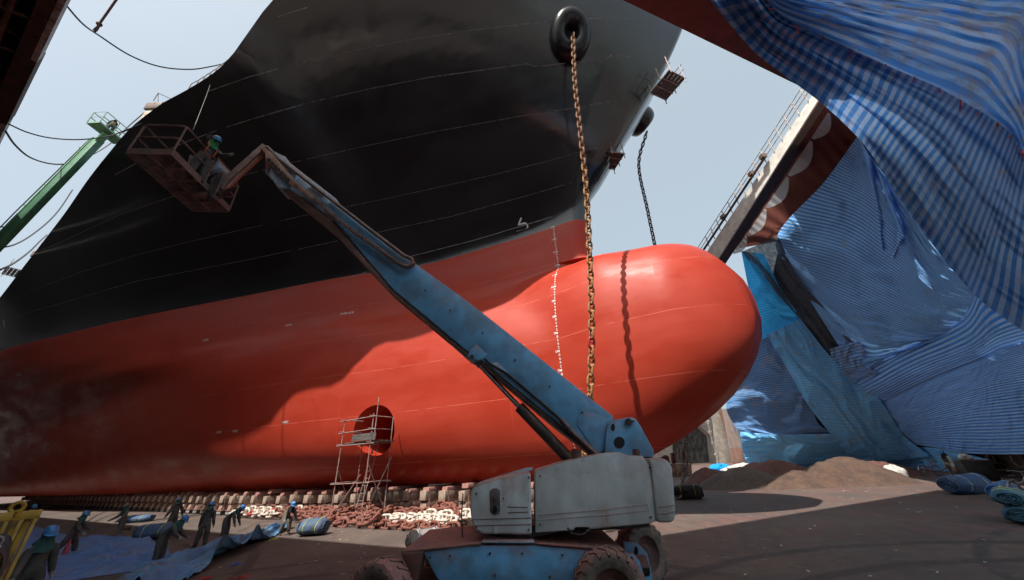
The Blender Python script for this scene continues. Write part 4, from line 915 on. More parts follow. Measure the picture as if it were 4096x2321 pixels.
bar(W(-11.1, 4.35, 3.2), W(-11.1, 4.35, 6.3), 'standard')
for h in (.35, 1.8, 3.7, 4.35, 5.0):
    for bb in (sb0, sb1):
        if bb == sb0 and h > 4.2: continue
        bar(W(sx0-.35, bb+.05, h), W(sx1+.35, bb+.05, h+random.uniform(-.05, .05)), 'ledger')
    for s in (sx0, sx1): bar(W(s+.05, sb0-(.15 if h < 4 else -.2), h+.06), W(s+.05, sb1+.3, h+.06), 'transom')
bar(W(sx1+.06, sb1, .2), W(sx1+.06, sb0-.1, 3.0), 'brace'); bar(W(sx1+.1, sb0, .3), W(sx1+.1, sb1, 2.6), 'brace'); bar(W(sx0, sb1+.06, .1), W(sx1-.4, sb1+.06, 2.2), 'brace'); bar(W(sx0-.06, sb1, 2.6), W(sx0-.06, sb0, .3), 'brace')
b = MB()
for i in range(6): b.sbox(sx0-.2, sx1+.4, sb0+.12+i*.2, sb0+.29+i*.2, 3.78, 3.83)
for k in range(4): pb = MB(); pb.sbox(sx0-.2+.1*k, sx1+.4, sb0+.1+k*.3, sb0+.37+k*.3, 3.79, 3.835); pb.build('plank', M_plank, sc)
b = MB(); b.sbox(sx0+.9, sx1+.4, sb1+.02, sb1+.04, 3.85, 4.2); b.build('toe_board', M_plank, sc)
for s in (sx0, sx1):
    for bb in (sb0, sb1):
        for h in (.38, 1.82, 3.72): b = MB(); b.box(W(s, bb, h), (.1, .1, .1)); b.build('clamp', M_clamp, sc)
lad = thing('ladder', 'slim steel ladder leaning inside the scaffold tower', 'ladder', W(-11.0, 4.6, 0), SHIPROT)
for o_ in (0, .38): bar(W(-11.5+o_, 4.75, .1), W(-11.0+o_, 4.35, 3.9), 'stile', .02, par=lad)
for i in range(11):
    t = (i+.5)/11; p = W(-11.5, 4.75, .1).lerp(W(-11.0, 4.35, 3.9), t); bar(p, p+AS*.38, 'rung', .015, par=lad)

# hanging scaffolds on the far side of the bow
def hang_stage(name, label, c, L, Wd, dirx, diry):
    r = thing(name, label, 'scaffold', c); mb = MB()
    for i in range(5): q = MB(); q.beam(c-dirx*L/2+diry*(Wd*(i/4-.5)), c+dirx*L/2+diry*(Wd*(i/4-.5)), Wd/4.6, .06); q.build('plank', M_plank, r)
    for i in range(4):
        p = c+dirx*L*(i/3-.5); bar(p-diry*Wd*.62-V((0, 0, .08)), p+diry*Wd*.62-V((0, 0, .08)), 'transom', .03, M_sc, r)
    for i in range(3):
        p = c+dirx*L*(i/2-.5)+diry*Wd*.5; bar(p-V((0, 0, .5)), p+V((0, 0, 1.25)), 'standard', .03, M_sc, r)
        p = c+dirx*L*(i/2-.5)-diry*Wd*.5; bar(p-V((0, 0, .2)), p+V((0, 0, 1.5)), 'standard', .03, M_sc, r)
    for h in (.6, 1.15):
        for sg in (.5, -.5): bar(c-dirx*L*.6+diry*Wd*sg+V((0, 0, h)), c+dirx*L*.6+diry*Wd*sg+V((0, 0, h)), 'ledger', .025, M_sc, r)
pa, pb_ = at_z(2622, 375, 24.6), at_z(2690, 292, 24.6); dx = (pa-pb_); LL = dx.length; dx.normalize(); dy = dx.cross(V((0, 0, 1)))
if dy.dot(at_z(2700, 330, 24.6)-at_z(2640, 330, 24.6)) < 0: dy = -dy
hang_stage('hanging_scaffold', 'larger scaffold platform hung high off the right of the bow', (pa+pb_)/2+dy*.35, LL*1.1, 1.2, dx, dy)
pa, pb_ = at_z(2420, 665, 21), at_z(2452, 612, 21); dx = (pa-pb_); LL = dx.length; dx.normalize(); dy = dx.cross(V((0, 0, 1)))
if dy.dot(at_z(2460, 640, 21)-at_z(2430, 640, 21)) < 0: dy = -dy
hang_stage('hanging_scaffold', 'smaller scaffold platform hung lower behind the stem of the bow', (pa+pb_)/2+dy*.3, LL*1.2, .9, dx, dy)
p0 = at_t(55, 1090, 46); hang_stage('hanging_scaffold', 'scaffold platform hung off the far left end of the black hull', p0, 3.2, 1.3, AS, NS)

# ------------------------------------------------------------------ cables between the walkway and the ship
M_cab = worn('black_cable', (.012, .012, .013), rough=.5, bump=0)
M_rope = worn('pale_rope', (.24, .21, .18), (.17, .14, .12), 8, rough=.8, bump=0)
def wk(px, py): return at_b(px, py, BWK)
def cable(label, p, q, sag, r=.035, m=None, name='cable', cat='cable'):
    b = MB(); b.tube(sag_path(p, q, sag, 30), r, 6); tag(b.build(name, m or M_cab, smooth=True), label, cat)
def hullpt(px, py, t): return at_t(px, py, t)
def hp(px, py, add=.0):
    q = hull_hit(px, py); return HW(q[0], q[2], .05) if q else at_t(px, py, 26)
def cable_px(label, pts, t0, t1, r=.035, m=None, name='cable', cat='cable'):
    n = len(pts)-1; P = [at_t(x, y, lerp(t0, t1, i/n)) for i, (x, y) in enumerate(pts)]
    b = MB(); b.tube([crom(P, i/40*n) for i in range(41)], r, 6); tag(b.build(name, m or M_cab, smooth=True), label, cat)
TW = 16
cable_px('thick black cable sagging from the walkway to the forecastle step', [(255, 10), (330, 95), (400, 145), (520, 222), (640, 267), (760, 278), (845, 266), (898, 254)], 17, 27, .045)
cable_px('black cable sagging low across the green boom basket', [(35, 497), (110, 530), (200, 552), (310, 559), (420, 548), (480, 530), (600, 480), (700, 420), (790, 350), (845, 300)], 19, 27, .04)
cable_px('black cable drooping lowest over the green boom to the hull side', [(22, 525), (60, 580), (120, 630), (200, 655), (270, 654), (350, 628), (440, 575), (520, 500), (615, 420)], 19, 32, .05)
cable_px('black cable in the lower left running along the hull to a post', [(0, 992), (60, 978), (120, 945), (190, 890), (240, 835), (290, 760)], 24, 44, .06)
cable_px('black cable in the far lower left meeting the hull below the posts', [(0, 1080), (60, 1050), (120, 1005), (160, 965), (188, 940)], 24, 50, .07)
cable_px('pale rope slanting from the forecastle step down to the work basket', [(855, 295), (830, 370), (800, 450), (772, 520)], 26, 12, .009, M_rope, 'rope', 'rope')
cable_px('pale mooring line trailing from forecastle step along the black hull', [(860, 290), (800, 350), (720, 415), (640, 460), (560, 500), (490, 530)], 26.5, 26, .03, M_rope, 'rope', 'rope')
kp = at_t(375, 122, 18.6)
b = MB(); b.tube([at_t(475, -15, 18.4), at_t(430, 50, 18.5), at_t(400, 92, 18.55)], .05, 6); b.ball(at_t(397, 97, 18.55), .13, 8, 6)
b.tube([at_t(397, 100, 18.55), at_t(374, 122, 18.5), at_t(380, 127, 18.5), at_t(388, 120, 18.5), at_t(399, 100, 18.5)], .045, 6)
M_brope = worn('brown_rope', (.13, .07, .05), (.06, .04, .035), 9, rough=.8)
tag(b.build('rope', M_brope, smooth=True), 'knotted brown rope holding up the thick black cable', 'rope')

# ------------------------------------------------------------------ green telescopic boom far left
M_grn = worn('boom_green', (.20, .40, .23), (.15, .32, .18), 1, rough=.45, bump=.05)
M_grnd = worn('boom_green_dark', (.06, .19, .10), (.05, .15, .08), 1.5, rough=.5)
g0, g1 = at_t(-260, 1240, 20), at_t(398, 560, 26.5); gdv = (g1-g0).normalized()
gr = thing('boom_lift', 'green boom lift reaching up at far left with its basket beside the hull', 'boom lift', g0)
b = MB(); b.beam(g0, g1, .42, .5); b.build('boom', M_grnd, gr, bevel=.04)
sdg = gdv.cross(V((0, 0, 1))).normalized(); upg = sdg.cross(gdv)
b = MB(); b.beam(g0+upg*.28, g1+upg*.28, .48, .06); b.build('boom_top_plate', M_grn, gr)
b = MB(); b.tube([g0+upg*.85, g0.lerp(g1, .5)+upg*.9, g1+upg*.75], .035, 6); b.build('hose', M_cab, gr)
for k in range(7): p = g0.lerp(g1, .15+k*.13); b = MB(); b.beam(p+upg*.6, p+upg*.9, .06, .06, gdv); b.build('hose_bracket', M_grnd, gr)
gc = at_t(440, 515, 26.8)
bk = g1+gdv*.5
b = MB(); b.beam(g1-gdv*.2, gc-V((0, 0, .55)), .4, .5); b.build('jib', M_grn, gr, bevel=.03)
b = MB(); b.box(gc+V((0, 0, -.5)), (1.0, 1.9, .14)); b.build('basket_floor', M_grn, gr)
for dx_ in (-.5, .5):
    for dy_ in (-.95, 0, .95): b = MB(); b.cyl(gc+V((dx_, dy_, -.45)), gc+V((dx_, dy_, .65)), .035, 6); b.build('basket_post', M_grn, gr)
for hh in (.1, .65):
    b = MB(); b.tube([gc+V((x, y, hh)) for x, y in ((-.5, -.95), (.5, -.95), (.5, .95), (-.5, .95))], .035, 6, closed=True); b.build('basket_rail', M_grn, gr)
# ------------------------------------------------------------------ articulated boom lift in the foreground
M_blue = worn('lift_blue', (.13, .38, .64), (.13, .27, .42), 1.1, c3=(.085, .06, .05), s3=1.6, lo3=.66, hi3=.78, rough=.45, rough2=.6, bump=.06, dust=(.30, .14, .115))
M_blued = worn('lift_blue_dusty', (.30, .44, .56), (.32, .31, .30), 1.3, lo=.45, hi=.75, c3=(.11, .055, .042), s3=3.5, lo3=.55, hi3=.75, rough=.6, bump=.08, dust=(.30, .14, .115))
M_hood = worn('hood_grey', (.52, .585, .60), (.44, .43, .42), .9, lo=.4, hi=.7, c3=(.30, .17, .145), s3=1.3, lo3=.5, hi3=.75, rough=.55, bump=.05, stretch=(1, 1, .55), dust=(.30, .14, .115))
M_hoodt = worn('hood_dust_top', (.16, .075, .065), (.17, .14, .135), 1.5, rough=.75)
M_deckd = worn('deck_red_dust', (.26, .11, .095), (.2, .10, .09), 2, rough=.85, bump=.1)
M_dkst = worn('dark_steel', (.05, .048, .05), (.10, .065, .05), 2.5, rough=.5, dust=(.30, .14, .115))
M_chrome = worn('rod_chrome', (.6, .62, .65), rough=.15, metal=1, bump=0)
M_tyre = worn('tyre', (.12, .105, .095), (.24, .17, .14), 3, lo=.42, hi=.66, rough=.85, bump=.3, dust=(.30, .14, .115))
M_rim = worn('rim_rust', (.13, .055, .045), (.06, .04, .04), 3, rough=.7)
M_brown = worn('boom_brown', (.2, .12, .095), (.14, .09, .075), 2, c3=(.2, .12, .09), s3=4, rough=.65)
M_brownl = worn('boom_tip_rust', (.30, .16, .11), (.2, .11, .085), 2.5, c3=(.03, .10, .2), s3=3, lo3=.62, hi3=.66, rough=.65)
M_decal = worn('decal_pale', (.5, .5, .48), rough=.5, bump=0)
lift = thing('boom_lift', 'weathered blue and grey boom lift on rugged tyres, its boom raised across the ship', 'boom lift', (.4, 8.0, 0))
def pr(px, Y, dep): return [at_y(x, y, Y) for x, y in px], V((0, dep, 0))
def pris(name, px, Y, dep, m, par=None, bevel=.02, **kw):
    b = MB(); P, d = pr(px, Y, dep); b.prism(P, d); return b.build(name, m, par or lift, bevel=bevel, **kw)
# hoods
hA = pris('engine_hood', [(1884, 1962), (1879, 2030), (1886, 2092), (1900, 2122), (1930, 2138), (2128, 2140), (2122, 1888), (2090, 1889), (1990, 1912), (1925, 1932), (1896, 1944)], 7.2, .72, M_hood, bevel=.07, segs=3)
hB = pris('side_hood', [(2140, 1882), (2240, 1850), (2335, 1828), (2420, 1811), (2478, 1808), (2512, 1821), (2570, 1823), (2598, 1860), (2612, 1960), (2622, 2074), (2612, 2094), (2570, 2098), (2360, 2118), (2355, 2110), (2300, 2110), (2296, 2122), (2142, 2132)], 7.2, .72, M_hood, bevel=.07, segs=3)
hC = pris('counterweight', [(2592, 1833), (2655, 1833), (2678, 1846), (2690, 1872), (2704, 2040), (2702, 2078), (2688, 2092), (2634, 2092), (2626, 2070), (2614, 1955), (2603, 1862)], 7.16, .95, M_hood, bevel=.06, segs=3)
pris('engine_hood', [(1890, 1975), (1890, 2110), (2128, 2120), (2122, 1900), (1990, 1925), (1900, 1950)], 8.35, .75, M_hood, bevel=.05)
pris('side_hood', [(2140, 1895), (2335, 1840), (2480, 1820), (2590, 1835), (2614, 2085), (2142, 2115)], 8.35, .75, M_hood, bevel=.05)
pris('hood_lip', [(1884, 1952), (1925, 1925), (2100, 1872), (2130, 1868), (2130, 1882), (1990, 1915), (1905, 1945)], 7.72, .06, M_blued, bevel=.01)
pris('turntable_frame', [(1960, 2090), (2600, 2060), (2600, 2110), (2330, 2128), (1960, 2136)], 7.9, .5, M_dkst, bevel=.02)
# recessed panels, ribs, decal
b = MB(); P = [at_y(x, y, 7.19) for x, y in ((1958, 1964), (1972, 1954), (1990, 1954), (2000, 1964), (2001, 2045), (1994, 2058), (1970, 2058), (1960, 2048))]; b.prism(P, (0, .12, 0)); b.build('hood_recess', worn('recess_grey', (.10, .11, .115), (.12, .06, .05), 4, rough=.7), hA, bevel=.008)
for cx_, cy_, w_, h_ in ((1981, 2040, 8, 17), (1985, 2120, 9, 15)):
    b = MB(); b.prism([at_y(cx_+w_*math.cos(2*PI*i/16), cy_+h_*math.sin(2*PI*i/16), 7.175) for i in range(16)], (0, .05, 0)); b.build('hood_slot', M_hole if cy_ < 2100 else M_hood, hA)
b = MB(); b.cyl(at_y(1984, 1992, 7.14), at_y(1984, 1992, 7.3), .045, 14); b.build('hood_latch', M_dkst, hA)
b = MB(); b.prism([at_y(x, y, 7.185) for x, y in ((2008, 1987), (2021, 1986), (2021, 2004), (2008, 2004))], (0, .01, 0)); b.build('warning_decal', M_decal, hA)
b = MB(); b.prism([at_y(x, y, 7.18) for x, y in ((2012, 1990), (2017, 1990), (2017, 2000), (2012, 2000))], (0, .01, 0)); b.build('decal_figure', M_dkst, hA)
for pts in ([(2148, 2062), (2400, 2040), (2590, 2018)], [(2148, 2082), (2400, 2062), (2596, 2042)], [(2148, 2062), (2148, 2082)], [(2590, 2018), (2596, 2042)]):
    b = MB(); b.tube([at_y(x, y, 7.197) for x, y in pts], .008, 5); b.build('hood_rib', M_hood, hB)
for pts in ([(1886, 2078), (2124, 2072)], [(2030, 2028), (2112, 2030)], [(2030, 2052), (2112, 2048)], [(1888, 2104), (2124, 2098)]):
    b = MB(); b.tube([at_y(x, y, 7.197) for x, y in pts], .008, 5); b.build('hood_rib', M_hoodt, hA)
for pts in ([(2630, 2030), (2700, 2020)], [(2634, 2058), (2702, 2046)]):
    b = MB(); b.tube([at_y(x, y, 7.157) for x, y in pts], .008, 5); b.build('hood_rib', M_hood, hC)
for x, y in ((2146, 1880), (2183, 1916), (2249, 1877), (2347, 1884), (2504, 1879)):
    b = MB(); b.prism([at_y(x, y, 7.19), at_y(x+4, y+1, 7.19), at_y(x+3, y+11, 7.19), at_y(x, y+9, 7.19)], (0, .01, 0)); b.build('paint_chip', M_decal, hB)
b = MB(); b.cyl(at_y(2305, 1838, 7.45), at_y(2305, 1802, 7.45), .10, 18); ex = b.build('exhaust_stack', M_dkst, lift)
b = MB(); b.cyl(at_y(2305, 1801, 7.45), at_y(2305, 1799.5, 7.45), .085, 18); b.build('exhaust_bore', M_hole, ex)
b = MB(); b.cyl(at_y(2545, 1824, 7.5), at_y(2545, 1800, 7.5), .07, 14); b.cyl(at_y(2545, 1803, 7.5), at_y(2545, 1797, 7.5), .05, 14); b.build('filler_cap', M_rim, lift)
# chassis
M_ch0 = [(1691, 2207), (1800, 2190), (1925, 2181), (2140, 2181), (2300, 2193), (2495, 2209), (2500, 2330), (2460, 2420), (1800, 2420), (1760, 2330), (1740, 2300)]
pris('chassis', M_ch0, 7.15, 1.95, M_blue, bevel=.02)
def deck(name, pts, m):
    b = MB(); b.prism([V(p) for p in pts], (0, 0, .02)); b.build(name, m, lift)
zt = at_y(1925, 2181, 7.15).z
a_, b__, c_, d_ = at_y(1604, 2213, 7.12), at_y(1925, 2179, 7.12), at_y(2140, 2179, 7.12), at_y(2500, 2207, 7.12)
for nm, (p, q) in (('deck_plate', (a_, b__)), ('deck_plate', (c_, d_))):
    b = MB(); b.prism([p, q, q+V((0, 2.0, .0)), p+V((0, 2.0, 0))], (0, 0, .025)); b.build(nm, M_deckd, lift, bevel=.008)
b = MB(); b.prism([b__+V((.01, .0, .02)), c_+V((-.01, 0, .02)), c_+V((-.01, 2.0, .02)), b__+V((.01, 2.0, .02))], (0, 0, .03)); b.build('deck_plate', M_blued, lift, bevel=.008)
ctr = (b__+c_)/2+V((.25, 1.0, .05)); b = MB(); b.cyl(ctr, ctr+V((0, 0, .16)), .78, 40); b.build('slew_ring', M_dkst, lift)
pris('front_bracket', [(1604, 2214), (1690, 2209), (1690, 2225), (1665, 2330), (1650, 2330), (1640, 2290), (1612, 2240)], 7.05, .3, M_rim, bevel=.015)
pris('rear_bracket', [(2498, 2208), (2530, 2212), (2556, 2240), (2580, 2310), (2590, 2420), (2500, 2420)], 7.35, .08, M_blue, bevel=.015)
rb = pris('rear_bracket', [(2496, 2166), (2550, 2172), (2590, 2215), (2608, 2300), (2610, 2420), (2520, 2420)], 8.6, .08, M_blue, bevel=.015)
for x, y, w_, h_ in ((2526, 2252, 9, 26), (2540, 2300, 9, 14)):
    b = MB(); b.prism([at_y(x+w_*math.cos(2*PI*i/16), y+h_*math.sin(2*PI*i/16), 7.34) for i in range(16)], (0, .02, 0)); b.build('bracket_slot', M_hole, lift)
for x, y, w_, h_ in ((2552, 2206, 8, 20), (2568, 2262, 8, 16)):
    b = MB(); b.prism([at_y(x+w_*math.cos(2*PI*i/16)+(y-2230)*.3, y+h_*math.sin(2*PI*i/16), 8.59) for i in range(16)], (0, .02, 0)); b.build('bracket_slot', M_hole, rb)
b = MB(); b.cyl((-2.2, 8, .62), (2.2, 8, .62), .16, 10); b.build('axle_beam', M_dkst, lift)
def wheel(c, yaw, r=.63, w=.42):
    M = Matrix.Translation(c) @ Matrix.Rotation(yaw, 4, 'Z') @ Matrix.Rotation(PI/2, 4, 'X')
    mb = MB(); prof = [(r*.56, -w*.42), (r*.70, -w*.5), (r*.86, -w*.49), (r*.95, -w*.42), (r*.965, -w*.2), (r*.965, w*.2), (r*.95, w*.42), (r*.86, w*.49), (r*.70, w*.5), (r*.56, w*.42), (r*.56, -w*.42)]
    mb.lathe(prof, 44, M)
    for i in range(20):
        for sg in (-1, 1):
            a = 2*PI*(i+(.5 if sg > 0 else 0))/20; q = []
            for (rr, zz, da) in ((r*1.0, 0.0, 0), (r*1.0, sg*w*.24, -.10), (r*.985, sg*w*.45, -.17), (r*.88, sg*w*.53, -.18)):
                for dd in (-.045, .045): q.append(V((rr*math.cos(a+da+dd), rr*math.sin(a+da+dd), zz)))
            q2 = [V((v.x*.93, v.y*.93, v.z*.96)) for v in q]; o = len(q)
            fs = []
            for j in range(3):
                fs += [(2*j, 2*j+1, 2*j+3, 2*j+2), (2*j, 2*j+2, 2*j+2+o, 2*j+o), (2*j+1, 2*j+1+o, 2*j+3+o, 2*j+3)]
            fs += [(0, o, o+1, 1), (6, 7, 7+o, 6+o)]
            mb.add([M @ v for v in q+q2], fs)
    wh = thing('wheel', None, None, c); wh.parent = lift; wh.location = V(c)-lift.location
    mb.build('tyre', M_tyre, wh, smooth=True, weld=False, angle=40)
    m2 = MB(); m2.lathe([(r*.56, -w*.4), (r*.5, -w*.3), (r*.3, -w*.22), (r*.26, -w*.36), (.02, -w*.38)], 28, M); m2.lathe([(r*.56, w*.4), (r*.5, w*.3), (r*.3, w*.22), (r*.26, w*.36), (.02, w*.38)], 28, M); m2.build('rim', M_rim, wh, smooth=True)
wheel(V((-2.42, 7.05, .58)), R(-22), .57); wheel(V((1.28, 7.02, .56)), R(4), .57); wheel(V((-1.62, 9.1, .57)), R(-6), .57); wheel(V((2.45, 9.12, .57)), R(28), .58)
# boom
YB = 7.85
bo = pris('boom', [(2455, 1666), (1881, 1212), (1658, 1052), (1330, 800), (1295, 830), (1570, 1156), (1801, 1349), (1889, 1421), (1925, 1440), (2232, 1692), (2385, 1812), (2430, 1815)], YB, .48, M_blue, bevel=.025)
pris('boom_underside', [(1574, 1160), (1801, 1352), (1889, 1424), (1878, 1432), (1790, 1362), (1562, 1172), (1330, 925), (1130, 760), (1142, 742), (1320, 880)], YB+.05, .38, M_brown, bevel=.015)
pris('boom_underside', [(1930, 1446), (2232, 1697), (2385, 1817), (2378, 1828), (2224, 1710), (1922, 1458)], YB+.04, .40, M_dkst, bevel=.012)
# inner sections near the tip
pris('fly_boom', [(1100, 605), (1345, 795), (1310, 860), (1060, 690), (1062, 655)], YB+.08, .32, M_blued, bevel=.02)
pris('boom_collar', [(1105, 610), (1140, 625), (1190, 690), (1160, 755), (1110, 750), (1076, 700)], YB-.03, .54, M_blued, bevel=.02)
pris('boom_wear_plate', [(1250, 742), (1310, 770), (1270, 812), (1192, 782)], YB-.02, .03, M_blued, bevel=.005)
pris('lower_gusset', [(1801, 1349), (1890, 1421), (1893, 1432), (1872, 1436), (1800, 1372)], YB+.1, .28, M_blue, bevel=.01)
# cable track: perforated bracket, tube and chain
tb1 = MB(); tb1.tube([at_y(x, y, YB-.1) for x, y in ((1068, 588), (1120, 640), (1320, 795), (1500, 935), (1612, 1020), (1652, 1040))], .055, 8); tb1.build('cable_rail', M_brown, lift, smooth=True)
pl = pris('track_plate', [(1060, 604), (1078, 600), (1180, 722), (1262, 790), (1250, 800), (1160, 738), (1062, 640)], YB-.14, .04, M_brownl, bevel=.006)
for i in range(7):
    x, y = lerp(1076, 1150, i/6), lerp(640, 718, i/6)
    h_ = MB(); h_.prism([at_y(x+8*math.cos(2*PI*j/14), y+8*math.sin(2*PI*j/14), YB-.15) for j in range(14)], (0, .015, 0)); h_.build('plate_hole', M_hole, pl)
trk = [V((x, y, 0)) for x, y in ((1255, 792), (1340, 868), (1420, 930), (1500, 985), (1560, 1030), (1600, 1058), (1630, 1068), (1648, 1060), (1652, 1046))]
ct = thing('cable_chain', None, None, at_y(1450, 950, YB)); ct.parent = lift; ct.location = at_y(1450, 950, YB)-lift.location
for i in range(44):
    p = crom(trk, i/44*8); q = crom(trk, (i+.86)/44*8); P, Q = at_y(p.x, p.y, YB-.12), at_y(q.x, q.y, YB-.12)
    b = MB(); b.beam(P, Q, .10, .085, V((0, 1, 0))); b.ball((P+Q)/2+V((0, -.05, 0)), (.028, .02, .028), 8, 4); b.build('chain_segment', M_brown, ct)
# base bracket, pins
br = pris('boom_pivot_bracket', [(2420, 1826), (2424, 1740), (2432, 1695), (2446, 1682), (2500, 1672), (2530, 1669), (2546, 1678), (2562, 1704), (2617, 1805), (2614, 1828)], YB-.09, .06, M_blue, bevel=.012)
pris('boom_pivot_bracket', [(2420, 1826), (2424, 1740), (2432, 1695), (2446, 1682), (2500, 1672), (2530, 1669), (2546, 1678), (2562, 1704), (2617, 1805), (2614, 1828)], YB+.50, .06, M_blue, bevel=.012)
for cx_, cy_, w_, h_ in ((2477, 1771, 22, 24), (2452, 1710, 8, 15)):
    b = MB(); b.prism([at_y(cx_+w_*math.cos(2*PI*i/20), cy_+h_*math.sin(2*PI*i/20), YB-.10) for i in range(20)], (0, .02, 0)); b.build('bracket_hole', M_hole, br)
b = MB(); b.cyl(at_y(2514, 1688, YB-.16), at_y(2514, 1688, YB+.6), .07, 16); b.box(at_y(2522, 1687, YB-.14), (.16, .03, .04)); b.build('pivot_pin', M_dkst, br)
pris('boom_doubler', [(2320, 1660), (2345, 1648), (2420, 1668), (2428, 1700), (2418, 1770), (2385, 1812), (2310, 1700)], YB-.02, .02, M_blue, bevel=.005)
pris('turret_post', [(2400, 1800), (2610, 1800), (2612, 1900), (2400, 1900)], YB, .5, M_dkst)
# lift cylinder
cq0, cq1, cq2 = at_y(1885, 1425, YB+.24), at_y(2082, 1633, YB+.24), at_y(2290, 1850, YB+.24)
b = MB(); b.cyl(cq0, cq1, .055, 16); b.build('cylinder_rod', M_chrome, lift, smooth=True)
b = MB(); b.cyl(cq1.lerp(cq2, -.03), cq2, .125, 20); b.build('cylinder_barrel', M_dkst, lift, smooth=True)
b = MB(); b.cyl(cq0.lerp(cq1, .08), cq0.lerp(cq1, .2), .075, 16); b.build('rod_sleeve', M_blued, lift, smooth=True)
rbk = pris('rod_bracket', [(1868, 1428), (1880, 1398), (1908, 1378), (1948, 1420), (1925, 1440), (1890, 1440)], YB-.03, .54, M_blue, bevel=.01)
b = MB(); b.cyl(at_y(1888, 1427, YB-.08), at_y(1888, 1427, YB+.6), .05, 14); b.build('rod_pin', M_dkst, rbk)
pris('valve_block', [(1968, 1452), (1990, 1450), (2030, 1490), (2010, 1500), (1975, 1478)], YB-.02, .2, M_blued, bevel=.01)
b = MB(); b.tube([at_y(x, y, YB-.03) for x, y in ((1940, 1435), (1965, 1458), (2030, 1496), (2090, 1545), (2180, 1622), (2245, 1680), (2300, 1735), (2340, 1790), (2375, 1815))], .03, 6); b.build('hydraulic_hose', M_cab, lift, smooth=True)
b = MB(); b.tube([at_y(x, y, YB-.06) for x, y in ((2245, 1680), (2290, 1732), (2330, 1768), (2365, 1800), (2385, 1818))], .055, 8); b.build('hydraulic_hose', M_dkst, lift, smooth=True)
# jib and basket
FH = 10.15
fl = [at_z(548, 622, FH), at_z(716, 617, FH), at_z(884, 846, FH), at_z(745, 838, FH)]
fc = sum(fl, V())/4
ex_, ey_ = ((fl[1]-fl[0])+(fl[2]-fl[3])).normalized(), ((fl[3]-fl[0])+(fl[2]-fl[1])).normalized()
ey_ = (ey_-ex_*ey_.dot(ex_)).normalized(); BW, BL = 1.08, 2.3
def bp_(u, v, z=0): return fc+ex_*u*BW/2+ey_*v*BL/2+V((0, 0, z))
M_mesh = worn('floor_mesh_rust', (.15, .085, .07), (.06, .04, .035), 3, rough=.8)
M_bsk = worn('basket_rust', (.19, .11, .09), (.12, .085, .08), 3, c3=(.20, .12, .09), s3=5, rough=.6)
bsk = thing('basket', None, None, fc); bsk.parent = lift; bsk.location = fc-lift.location
b = MB()
for i in range(28): u = -1+2*i/27; b.beam(bp_(u, -1), bp_(u, 1), .012, .012)
for i in range(52): v = -1+2*i/51; b.beam(bp_(-1, v, .008), bp_(1, v, .008), .012, .010)
b.build('mesh_floor', M_mesh, bsk, weld=False)
for u in (-1, 1): b = MB(); b.beam(bp_(u, -1, .07), bp_(u, 1, .07), .03, .2); b.build('kick_plate', M_bsk, bsk)
for v in (-1, 1): b = MB(); b.beam(bp_(-1, v, .07), bp_(1, v, .07), .03, .2); b.build('kick_plate', M_bsk, bsk)
for u, v in ((0, 0), ): b = MB(); b.beam(bp_(0, -1, -.03), bp_(0, 1, -.03), .06, .05); b.build('floor_bearer', M_bsk, bsk)
for v in (-.6, -.2, .2, .6): b = MB(); b.beam(bp_(-1, v, -.03), bp_(1, v, -.03), .05, .05); b.build('floor_bearer', M_bsk, bsk)
for u, v in ((-1, -1), (1, -1), (-1, 1), (1, 1), (-1, 0), (1, 0)): b = MB(); b.cyl(bp_(u, v, .1), bp_(u*.98, v*.98, 1.08), .024, 8); b.build('post', M_bsk, bsk)
for z in (.6, 1.08):
    c8 = []
    for (u, v) in ((-1, -1), (1, -1), (1, 1), (-1, 1)):
        for k in range(5):
            t = k/4*PI/2; a0 = {(-1, -1): PI, (1, -1): 1.5*PI, (1, 1): 0, (-1, 1): .5*PI}[(u, v)]
            c8.append(bp_(u, v, z)+ex_*(-u*.12+.12*math.cos(a0+t))+ey_*(-v*.12+.12*math.sin(a0+t)))
    b = MB(); b.tube(c8, .026, 8, closed=True); b.build('rail', M_bsk, bsk, smooth=True)
b = MB(); b.beam(bp_(.75, .05, 1.0), bp_(.95, .55, 1.0), .34, .1); pn = bp_(1.0, .3, .9); b = MB(); b.box(pn, (.30, .62, .42), Matrix.Rotation(math.atan2(ey_.y, ey_.x)-PI/2, 4, 'Z').to_3x3() @ Matrix.Rotation(R(-25), 3, 'Y')); b.build('control_box', M_blued, bsk, bevel=.02)
b = MB(); b.tube([bp_(1.05, .0, .6), bp_(1.12, 0, 1.15), bp_(1.12, .55, 1.15), bp_(1.05, .6, .6)], .02, 6); b.build('control_guard', M_bsk, bsk)
# jib links
j0 = at_y(1056, 596, YB+.2); j1 = bp_(1.25, .25, -.02); jm = j0.lerp(j1, .93)
b = MB(); b.beam(j0+V((0, 0, .10)), jm+V((0, 0, .12)), .20, .16); b.build('jib_arm', M_brown, lift, bevel=.015)
b = MB(); b.beam(j0+V((-.05, .05, -.25)), jm+V((0, .05, -.15)), .14, .10); b.build('jib_arm', M_brownl, lift, bevel=.012)
b = MB(); b.cyl(j0+V((-.25, -.02, -.12)), jm+V((.1, -.02, -.02)), .05, 10); b.build('jib_cylinder', M_dkst, lift)
pris('boom_head', [(1042, 590), (1058, 580), (1074, 592), (1098, 622), (1072, 690), (1060, 668), (1062, 620)], YB+.05, .36, M_brownl, bevel=.015)
b = MB(); b.beam(j1+V((0, 0, -.25)), j1+V((0, 0, .75)), .22, .18, V((0, 1, 0))); b.build('rotator', M_dkst, lift, bevel=.02)
b = MB(); b.beam(bp_(.2, .25, -.08), j1+V((0, 0, -.08)), .16, .12); b.build('support_arm', M_brown, lift)
